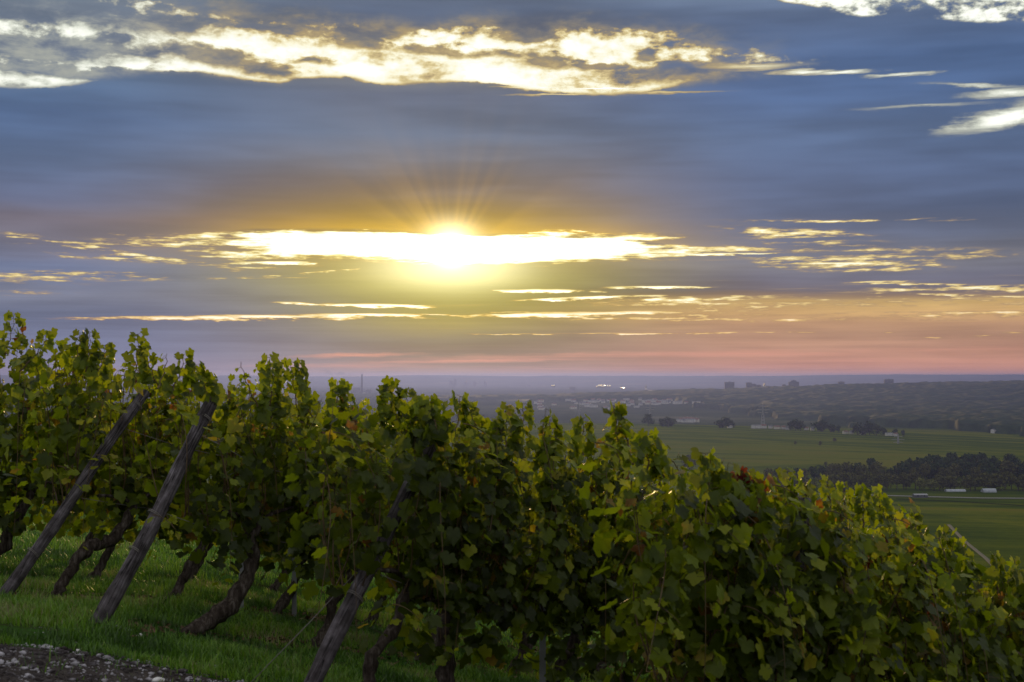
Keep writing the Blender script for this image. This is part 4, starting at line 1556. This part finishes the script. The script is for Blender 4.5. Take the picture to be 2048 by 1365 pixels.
for i, a in enumerate([
        (28, 622, 1, 60, .3, .055), (95, 657, 2, 50, .8, .05), (160, 660, 2, 45, .3, .05), (180, 658, 2, 50, .2, .05), (210, 684, 2, 40, .4, .05), (276, 662, 2, 75, .15, .052), (290, 690, 2, 50, -.3, .05),
        (368, 702, 3, 50, .5, .05), (392, 722, 3, 40, -.4, .05), (540, 708, 3, 95, .05, .055), (548, 722, 3, 80, .25, .05), (582, 716, 3, 80, -.1, .055), (597, 722, 3, 90, -.25, .05),
        (676, 757, 3, 60, .2, .055), (688, 770, 3, 50, -.3, .05), (783, 756, 3, 75, .1, .062), (775, 772, 3, 65, .4, .06), (812, 778, 3, 55, -.2, .062), (858, 786, 4, 60, .2, .06), (842, 800, 4, 50, .3, .06),
        (920, 784, 4, 55, .35, .055), (936, 798, 4, 50, -.4, .05), (1012, 806, 4, 50, .2, .05), (1046, 800, 4, 70, .2, .05), (1100, 832, 4, 50, .3, .055), (1165, 828, 4, 50, .2, .055),
        (1228, 804, 5, 90, .08, .040), (1240, 812, 5, 80, -.15, .036), (1292, 862, 5, 60, .2, .045), (1303, 872, 5, 50, -.2, .045), (1410, 898, 5, 60, .1, .045), (1420, 912, 5, 50, -.4, .045),
        (1570, 934, 5, 60, .3, .045), (1608, 956, 5, 55, .1, .04), (1650, 950, 5, 50, .0, .034), (1682, 960, 5, 40, .2, .035), (1722, 968, 5, 45, .3, .045), (1748, 970, 5, 45, -.3, .045),
        (1826, 1016, 5, 50, .2, .04), (1882, 1052, 5, 50, .4, .045), (1912, 1074, 5, 45, -.3, .045), (1985, 1100, 5, 45, .2, .045), (2026, 1112, 5, 50, -.1, .045)]):
    add_shoot(a[0], a[1], a[2], a[3], 300 + i, a[4], a[5])
for i, a in enumerate([(1474, 938, 5, 60, .2, .045), (1492, 934, 5, 55, -.2, .042), (1505, 946, 5, 60, .3, .045), (1462, 950, 5, 60, .1, .045)]):
    add_shoot(a[0], a[1], a[2], a[3], 380 + i, a[4], a[5], red=0.6)
add_shoot(482, 717, 3, 60, 391, -.35, bare=True)
add_shoot(334, 700, 3, 40, 392, .4, bare=True)
add_shoot(1542, 934, 5, 60, 393, -.3, bare=True)

# fresh bright sprigs on the near face of the hedge
def sprig(px, py, row, seed, size=0.06, n=9, off=0.34):
    rs = np.random.RandomState(seed)
    k = (px - 1024) / F
    b = ROWS[row] + NRM * off
    t = (k * b.y - b.x) / (DIR.x - k * DIR.y)
    c = b + DIR * t
    c.z = (HOR - py) / F * c.y
    own = min((v for v in VINES if v[0] == row), key=lambda v: abs(v[1] + 0.4 - t))
    root, base = own[2], own[3]
    pts = [Vector(c) - base + NRM * (-0.16 + 0.03 * i) + Vector((0, 0, 0.10 - 0.004 * i * i)) + DIR * 0.02 * i for i in range(6)]
    cb = MB(); cb.tube(pts, [0.004, 0.0035, 0.003, 0.0025, 0.002, 0.0015], 5, False)
    sh = cb.build('side_shoot', M['cane'], root)
    P, Nn, Tt, Sz = [], [], [], []
    for i in range(n):
        q = np.array(pts[min(5, 1 + i // 2)]) + np.array(DIR) * rs.uniform(-.09, .09) + np.array([0, 0, rs.uniform(-.10, .03)]) + np.array(NRM) * rs.uniform(0, .05)
        P.append(q); Nn.append(np.array(NRM) * 0.5 + np.array([0, 0, 0.9]) + rs.normal(size=3) * 0.35)
        Tt.append(np.array([0, 0, -1.0]) + rs.normal(size=3) * 0.6); Sz.append(size * rs.uniform(0.65, 1.1))
    link('side_shoot_leaves', leaves_mesh('side_shoot_leaves', P, Nn, Tt, Sz, np.clip(rs.normal(0.70, 0.06, n), 0, 0.8), rs), M['leaf'], sh)


for i, (px, py, row, sz) in enumerate([(212, 828, 2, .058), (212, 935, 2, .05), (368, 838, 3, .06), (135, 958, 2, .05), (985, 940, 4, .05), (330, 1060, 3, .045), (1530, 1255, 5, .05), (1555, 1215, 5, .04),
                                       (1335, 1250, 5, .035), (820, 1245, 4, .04), (1590, 1010, 5, .045), (1690, 1295, 5, .035), (1860, 1195, 5, .04), (700, 900, 4, .05), (1120, 900, 4, .05), (620, 870, 3, .05),
                                       (1240, 930, 5, .04), (1760, 1340, 5, .04), (960, 880, 4, .05), (1700, 1060, 5, .04), (1830, 1075, 5, .04), (1460, 1090, 5, .035)]):
    sprig(px, py, row, 500 + i, sz)

# ------------------------------------------------------------------ posts
def make_post(foot, top, r0, r1, label, seed, bands=(), name='wooden_post', cut=False):
    rr_ = random.Random(seed)
    root = empty(name, foot)
    d = top - foot
    L = d.length
    mb = MB()
    pts, rad = [], []
    n = 22
    w1, w2 = rr_.uniform(0, 6), rr_.uniform(0, 6)
    side_v = d.cross(NRM).normalized()
    for i in range(n + 1):
        f = i / n * 1.06 - 0.06
        p = d * f + side_v * 0.014 * math.sin(f * 5 + w1) + NRM * 0.010 * math.sin(f * 7 + w2)
        pts.append(p)
        k = r0 + (r1 - r0) * max(f, 0)
        rad.append(k * (1 + 0.05 * math.sin(f * 23 + w1)) * rr_.uniform(0.97, 1.03))
    pts.append(pts[-1] + d.normalized() * 0.012)
    rad.append(rad[-1] * 0.86)
    # orient so that the grain texture runs along the post
    q = d.normalized().to_track_quat('Z', 'Y')
    inv = q.inverted()
    mb.tube([inv @ p for p in pts], rad, 14, True, 0.035, rr_)
    o = mb.build('shaft', M['post'], root, True)
    o.rotation_mode = 'QUATERNION'
    o.rotation_quaternion = q
    for b in bands:
        w = MB()
        c = inv @ (d * b)
        ring = [(c + Vector((math.cos(a) * (r0 + (r1 - r0) * b + 0.004), math.sin(a) * (r0 + (r1 - r0) * b + 0.004), 0.012 * math.sin(a)))) for a in [k * math.pi / 6 for k in range(13)]]
        w.tube(ring, 0.0035, 5, False)
        ring2 = [p + Vector((0, 0, 0.011)) for p in ring]
        w.tube(ring2, 0.003, 5, False)
        wo = w.build('wire_wrap', M['rust_wire'], root)
        wo.rotation_mode = 'QUATERNION'
        wo.rotation_quaternion = q
    return tag(root, label, 'post', 'wooden posts of the vine rows')


make_post(*POSTS[0], 0.053, 0.046, 'leftmost leaning grey wooden post, cut round at its top', 1, (0.20, 0.55, 0.93))
make_post(*POSTS[1], 0.062, 0.050, 'thick leaning grey wooden post, second from the left', 2, (0.30, 0.46, 0.90))
make_post(*POSTS[2], 0.058, 0.046, 'leaning pale grey post at the bottom left of centre, its top lost in leaves', 3, (0.40, 0.60, 0.93))
fx, fy = 1.545, 8.05
f4 = Vector((fx, fy, float(ground_z(fx, fy)))) - NRM * 0.07
t4 = Vector((1.71, 8.12, (HOR - 1000) / F * 8.12)) - NRM * 0.07
make_post(f4, t4, 0.052, 0.045, 'upright grey post standing among the leaves right of centre', 4, (0.5, 0.8))


# thin steel stakes beside single vines
def stake(row, t, h, label, off=0.0):
    b = ROWS[row] + DIR * t + NRM * off
    z = float(ground_z(b.x, b.y))
    root = empty('vine_stake', (b.x, b.y, z))
    mb = MB()
    # an angle profile
    s = 0.022
    mb.poly([(-s, -s, -.2), (s, -s, -.2), (s, -s + .006, -.2), (-s + .006, -s + .006, -.2), (-s + .006, s, -.2), (-s, s, -.2),
             (-s, -s, h), (s, -s, h), (s, -s + .006, h), (-s + .006, -s + .006, h), (-s + .006, s, h), (-s, s, h)],
            [(0, 1, 7, 6), (1, 2, 8, 7), (2, 3, 9, 8), (3, 4, 10, 9), (4, 5, 11, 10), (5, 0, 6, 11), (6, 7, 8, 9, 10, 11)])
    mb.build('profile', M['steel'], root)
    c = MB()
    for z_ in (0.78, 1.2):
        c.tube([(-s, -s - .004, z_), (s + .006, -s - .004, z_ + .01), (s + .01, s, z_)], 0.003, 4)
    c.build('wire_clip', M['rust_wire'], root)
    tag(root, label, 'stake', 'thin grey stakes under the vines')


stake(2, 2.28, 1.5, 'thin grey stake left of the big curved trunk')
stake(2, 2.87, 1.5, 'thin grey stake just right of the big curved trunk')
stake(3, 3.33, 1.5, 'thin grey stake right of the short leaning post')
stake(4, 2.07, 1.5, 'thin grey stake at the bottom centre between two trunks')


# wires of the rows and the guy wire
def wire(pts, r, label, name='trellis_wire', group=None):
    mb = MB()
    p0 = Vector(pts[0])
    mb.tube([Vector(p) - p0 for p in pts], r, 5)
    o = mb.build(name, M['rust_wire'], None, True, p0)
    return tag(o, label, 'wire', group)


def row_wire(row, h, label):
    pts = []
    p = POSTS[row - 2]
    f = min(0.93, h / max(0.1, (p[1].z - float(ground_z(p[0].x, p[0].y))) * 1.0))
    st = p[0] + (p[1] - p[0]) * f
    pts.append(st)
    t0 = (st - ROWS[row]).dot(DIR)
    for i in range(1, 13):
        q = ROWS[row] + DIR * (t0 + i * 0.6)
        pts.append((q.x, q.y, float(near_z(q.x, q.y)) + h + 0.012 * (i % 3) ))
    wire(pts, 0.0026, label, group='wires along the vine rows')


for row, nm in ((2, 'leftmost leaning post'), (3, 'second leaning post'), (4, 'short leaning post')):
    row_wire(row, 0.78, 'low wire running into the vines from the %s' % nm)
    row_wire(row, 1.35, 'upper wire running into the vines from the %s' % nm)
fo, tp = POSTS[2]
ga = Vector(((478 - 1024) / F * 8.75, 8.75, 0)); ga.z = float(ground_z(ga.x, ga.y)) - 0.03
wire([ga, ga.lerp(fo + (tp - fo) * 0.60, 0.5) + Vector((0, 0, -0.012)), fo + (tp - fo) * 0.60], 0.003, 'thin slanting guy wire from the grass to the short leaning post', 'guy_wire')

# ------------------------------------------------------------------ grass, gravel, litter
def grass():
    rs = np.random.RandomState(77)
    n = 210000
    # scatter more or less evenly over the picture area where it shows
    y = np.concatenate([rs.uniform(7.6, 15.5, 150000), rs.uniform(15.5, 32, 60000)])
    px = rs.uniform(-60, 1650, n)
    x = (px - 1024) / F * y
    z = ground_z(x, y)
    py = HOR - F * z / y
    e = PATH_EDGE(x)
    keep = (py < 1400) & (py > 1040)
    on_path = y < e - 0.05
    dens = np.where(on_path, 0.03, 1.0)
    # bare strip under the vines
    bare = np.zeros(n)
    for r in ROWS[1:5]:
        tt = (x - r.x) * NRM.x + (y - r.y) * NRM.y
        al = (x - r.x) * DIR.x + (y - r.y) * DIR.y
        bare = np.maximum(bare, np.exp(-(tt / 0.22) ** 2) * (al > -0.3))
    patch = vnoise(x, y, 2.3, 21) * 0.6 + vnoise(x, y, 6.0, 22) * 0.4
    dens = dens * (1 - 0.75 * bare) * smoothstep(patch, 0.16, 0.45)
    keep &= rs.rand(n) < dens
    x, y, z, e = x[keep], y[keep], z[keep], e[keep]
    patch = patch[keep]
    n = len(x)
    clump = np.exp(-(((x + 3.35) / 0.45) ** 2 + ((y - 10.15) / 0.35) ** 2))
    h = (1 + smoothstep(y, 15, 30)) * rs.uniform(0.03, 0.085, n) * (0.6 + 0.9 * vnoise(x, y, 3.1, 23)) * (1 + 1.1 * clump) * (1 + 0.5 * (rs.rand(n) < 0.04))
    w = rs.uniform(0.0022, 0.0045, n) * (1 + 1.5 * smoothstep(y, 14, 30))
    a = rs.uniform(0, 2 * math.pi, n)
    bx, by = np.cos(a), np.sin(a)
    ln = rs.uniform(0.1, 0.75, n)
    la = a + rs.uniform(-0.8, 0.8, n) + math.pi / 2
    lx, ly = np.cos(la) * ln, np.sin(la) * ln
    V_ = np.zeros((n, 7, 3))
    for i, (f, wf) in enumerate(((0, 1.0), (0.45, 0.85), (0.8, 0.5))):
        cx, cy = x + lx * h * f ** 2, y + ly * h * f ** 2
        cz = z + h * (f - 0.25 * ln * f ** 2) - 0.005
        for s_, k in ((-1, 0), (1, 1)):
            V_[:, i * 2 + k] = np.stack([cx + s_ * bx * w * wf, cy + s_ * by * w * wf, cz], -1)
    V_[:, 6] = np.stack([x + lx * h, y + ly * h, z + h * (1 - 0.35 * ln)], -1)
    tri = np.array([[0, 1, 3], [0, 3, 2], [2, 3, 5], [2, 5, 4], [4, 5, 6]])
    f = (tri[None] + (np.arange(n) * 7)[:, None, None]).reshape(-1, 3)
    tone = np.clip(0.36 + 1.1 * (vnoise(x, y, 1.7, 31) - 0.5) + 0.4 * (patch - 0.5) + 0.25 * clump + rs.normal(0, 0.18, n), 0, 1)
    me = mesh_np('grass', V_.reshape(-1, 3), f, smooth=True, attrs={'age_tone': np.repeat(tone, 7)})
    m = bpy.data.materials.new('grass_blade')
    m.use_nodes = True
    nt = m.node_tree
    nt.nodes.clear()
    g = G(nt)
    out = nt.nodes.new('ShaderNodeOutputMaterial')
    at_ = nt.nodes.new('ShaderNodeAttribute')
    at_.attribute_name = 'age_tone'
    c = g.ramp(V(g, at_.outputs['Fac']), [(0.0, (0.026, 0.066, 0.004)), (0.40, (0.075, 0.175, 0.008)), (0.70, (0.155, 0.29, 0.014)), (0.92, (0.16, 0.18, 0.05)), (1.0, (0.22, 0.19, 0.09))])
    p = nt.nodes.new('ShaderNodeBsdfPrincipled')
    p.inputs['Roughness'].default_value = 0.5
    nt.links.new(c.s, p.inputs['Base Color'])
    t = nt.nodes.new('ShaderNodeBsdfTranslucent')
    nt.links.new(c.s, t.inputs['Color'])
    mx = nt.nodes.new('ShaderNodeMixShader')
    mx.inputs[0].default_value = 0.35
    nt.links.new(p.outputs[0], mx.inputs[1]); nt.links.new(t.outputs[0], mx.inputs[2]); nt.links.new(mx.outputs[0], out.inputs['Surface'])
    tag(link('grass', me, m), 'short green grass between the track and the vine trunks', 'grass', kind='stuff')


grass()

ICO_V = None


def stones(name, x, y, s, rs, mat, lift=0.25, extra=0.0):
    bm = bmesh.new()
    bmesh.ops.create_icosphere(bm, subdivisions=1, radius=1.0)
    iv = np.array([v.co[:] for v in bm.verts])
    fi = np.array([[v.index for v in f.verts] for f in bm.faces])
    bm.free()
    n = len(x)
    z = ground_z(x, y) + extra * (y < PATH_EDGE(x))
    k = iv[None] * (1 + rs.uniform(-0.28, 0.28, (n, len(iv), 1)))
    sc = np.stack([s * rs.uniform(0.8, 1.5, n), s * rs.uniform(0.8, 1.4, n), s * rs.uniform(0.45, 0.8, n)], -1)
    k = k * sc[:, None, :]
    a = rs.uniform(0, 6.28, n)
    ca, sa = np.cos(a)[:, None], np.sin(a)[:, None]
    kx, ky = k[..., 0] * ca - k[..., 1] * sa, k[..., 0] * sa + k[..., 1] * ca
    v = np.stack([kx + x[:, None], ky + y[:, None], k[..., 2] + (z + sc[:, 2] * lift)[:, None]], -1)
    f = (fi[None] + (np.arange(n) * len(iv))[:, None, None]).reshape(-1, 3)
    return mesh_np(name, v.reshape(-1, 3), f)


def gravel():
    rs = np.random.RandomState(9)
    n = 11000
    y = rs.uniform(6.6, 10.6, n)
    px = rs.uniform(-80, 1000, n)
    x = (px - 1024) / F * y
    e = PATH_EDGE(x)
    keep = (y < e + 0.1) | (rs.rand(n) < 0.05)
    x, y = x[keep], y[keep]
    s = np.minimum(0.0040 * (rs.pareto(2.2, len(x)) + 1), 0.024)
    mat = material('limestone_gravel', lambda g, p: g.ramp(g.noise(p, 9.0, 2, 0.5, dim='3D'), [(0.36, (0.022, 0.016, 0.015)), (0.50, (0.060, 0.050, 0.054)), (0.64, (0.36, 0.34, 0.37))]), 0.85, 0.2)
    tag(link('gravel', stones('gravel', x, y, s, rs, mat, 0.25, 0.016), mat), 'pale limestone gravel scattered over the track', 'gravel', kind='stuff')
    M['stone'] = material('white_stone', lambda g, p: g.ramp(g.noise(p, 16.0, 3, 0.5, dim='3D'), [(0.35, (0.40, 0.38, 0.37)), (0.65, (0.72, 0.70, 0.70))]), 0.8, 0.2, bump=lambda g, p: g.noise(p, 40, 3, 0.6, dim='3D'), bump_d=0.01)
    # dry prunings and leaf litter under the rows
    n = 2600
    P, T = [], []
    for r in ROWS[2:5]:
        al = rs.uniform(-0.5, 7, n // 3)
        tt = rs.normal(0, 0.16, n // 3)
        X_ = r.x + DIR.x * al + NRM.x * tt
        Y_ = r.y + DIR.y * al + NRM.y * tt
        P.append(np.stack([X_, Y_, ground_z(X_, Y_) + 0.012], -1))
    P = np.concatenate(P)
    k = len(P)
    N_ = np.tile([0, 0, 1.0], (k, 1)) + rs.normal(size=(k, 3)) * 0.35
    T_ = rs.normal(size=(k, 3))
    me = leaves_mesh('leaf_litter', P, N_, T_, rs.uniform(0.014, 0.034, k), np.zeros(k), rs)
    lm = material('dry_leaf_litter', lambda g, p: g.ramp(g.noise(p, 12.0, 2, 0.5, dim='3D'), [(0.3, (0.05, 0.028, 0.016)), (0.5, (0.10, 0.060, 0.035)), (0.7, (0.19, 0.14, 0.09))]), 0.9, 0.1)
    tag(link('leaf_litter', me, lm), 'dry brown leaves lying in the bare strip under the vines', 'leaf litter', kind='stuff')
    # a few stones that stand out
    for i, (px, py, y_, s, lab) in enumerate(((320, 1352, 8.3, 0.030, 'largest white stone on the track at the lower left'), (575, 1311, 9.1, 0.024, 'white stone in the grass left of the short leaning post'),
                                             (285, 1255, 10.1, 0.022, 'rounded stone in the grass beside the foot of the second post'), (160, 1315, 8.7, 0.020, 'small white flat stone on the track near the left edge'),
                                             (262, 1253, 10.25, 0.014, 'small bright stone just right of the second post foot'))):
        x_ = (px - 1024) / F * y_
        me = stones('stone', np.array([x_]), np.array([y_]), np.array([s]), np.random.RandomState(40 + i), M['stone'], 0.4, 0.016)
        bm = bmesh.new(); bm.from_mesh(me)
        bmesh.ops.subdivide_edges(bm, edges=bm.edges, cuts=1, use_grid_fill=True, smooth=0.6)
        bm.to_mesh(me); bm.free()
        tag(link('stone', me, M['stone']), lab, 'stone', 'white stones by the track')


gravel()
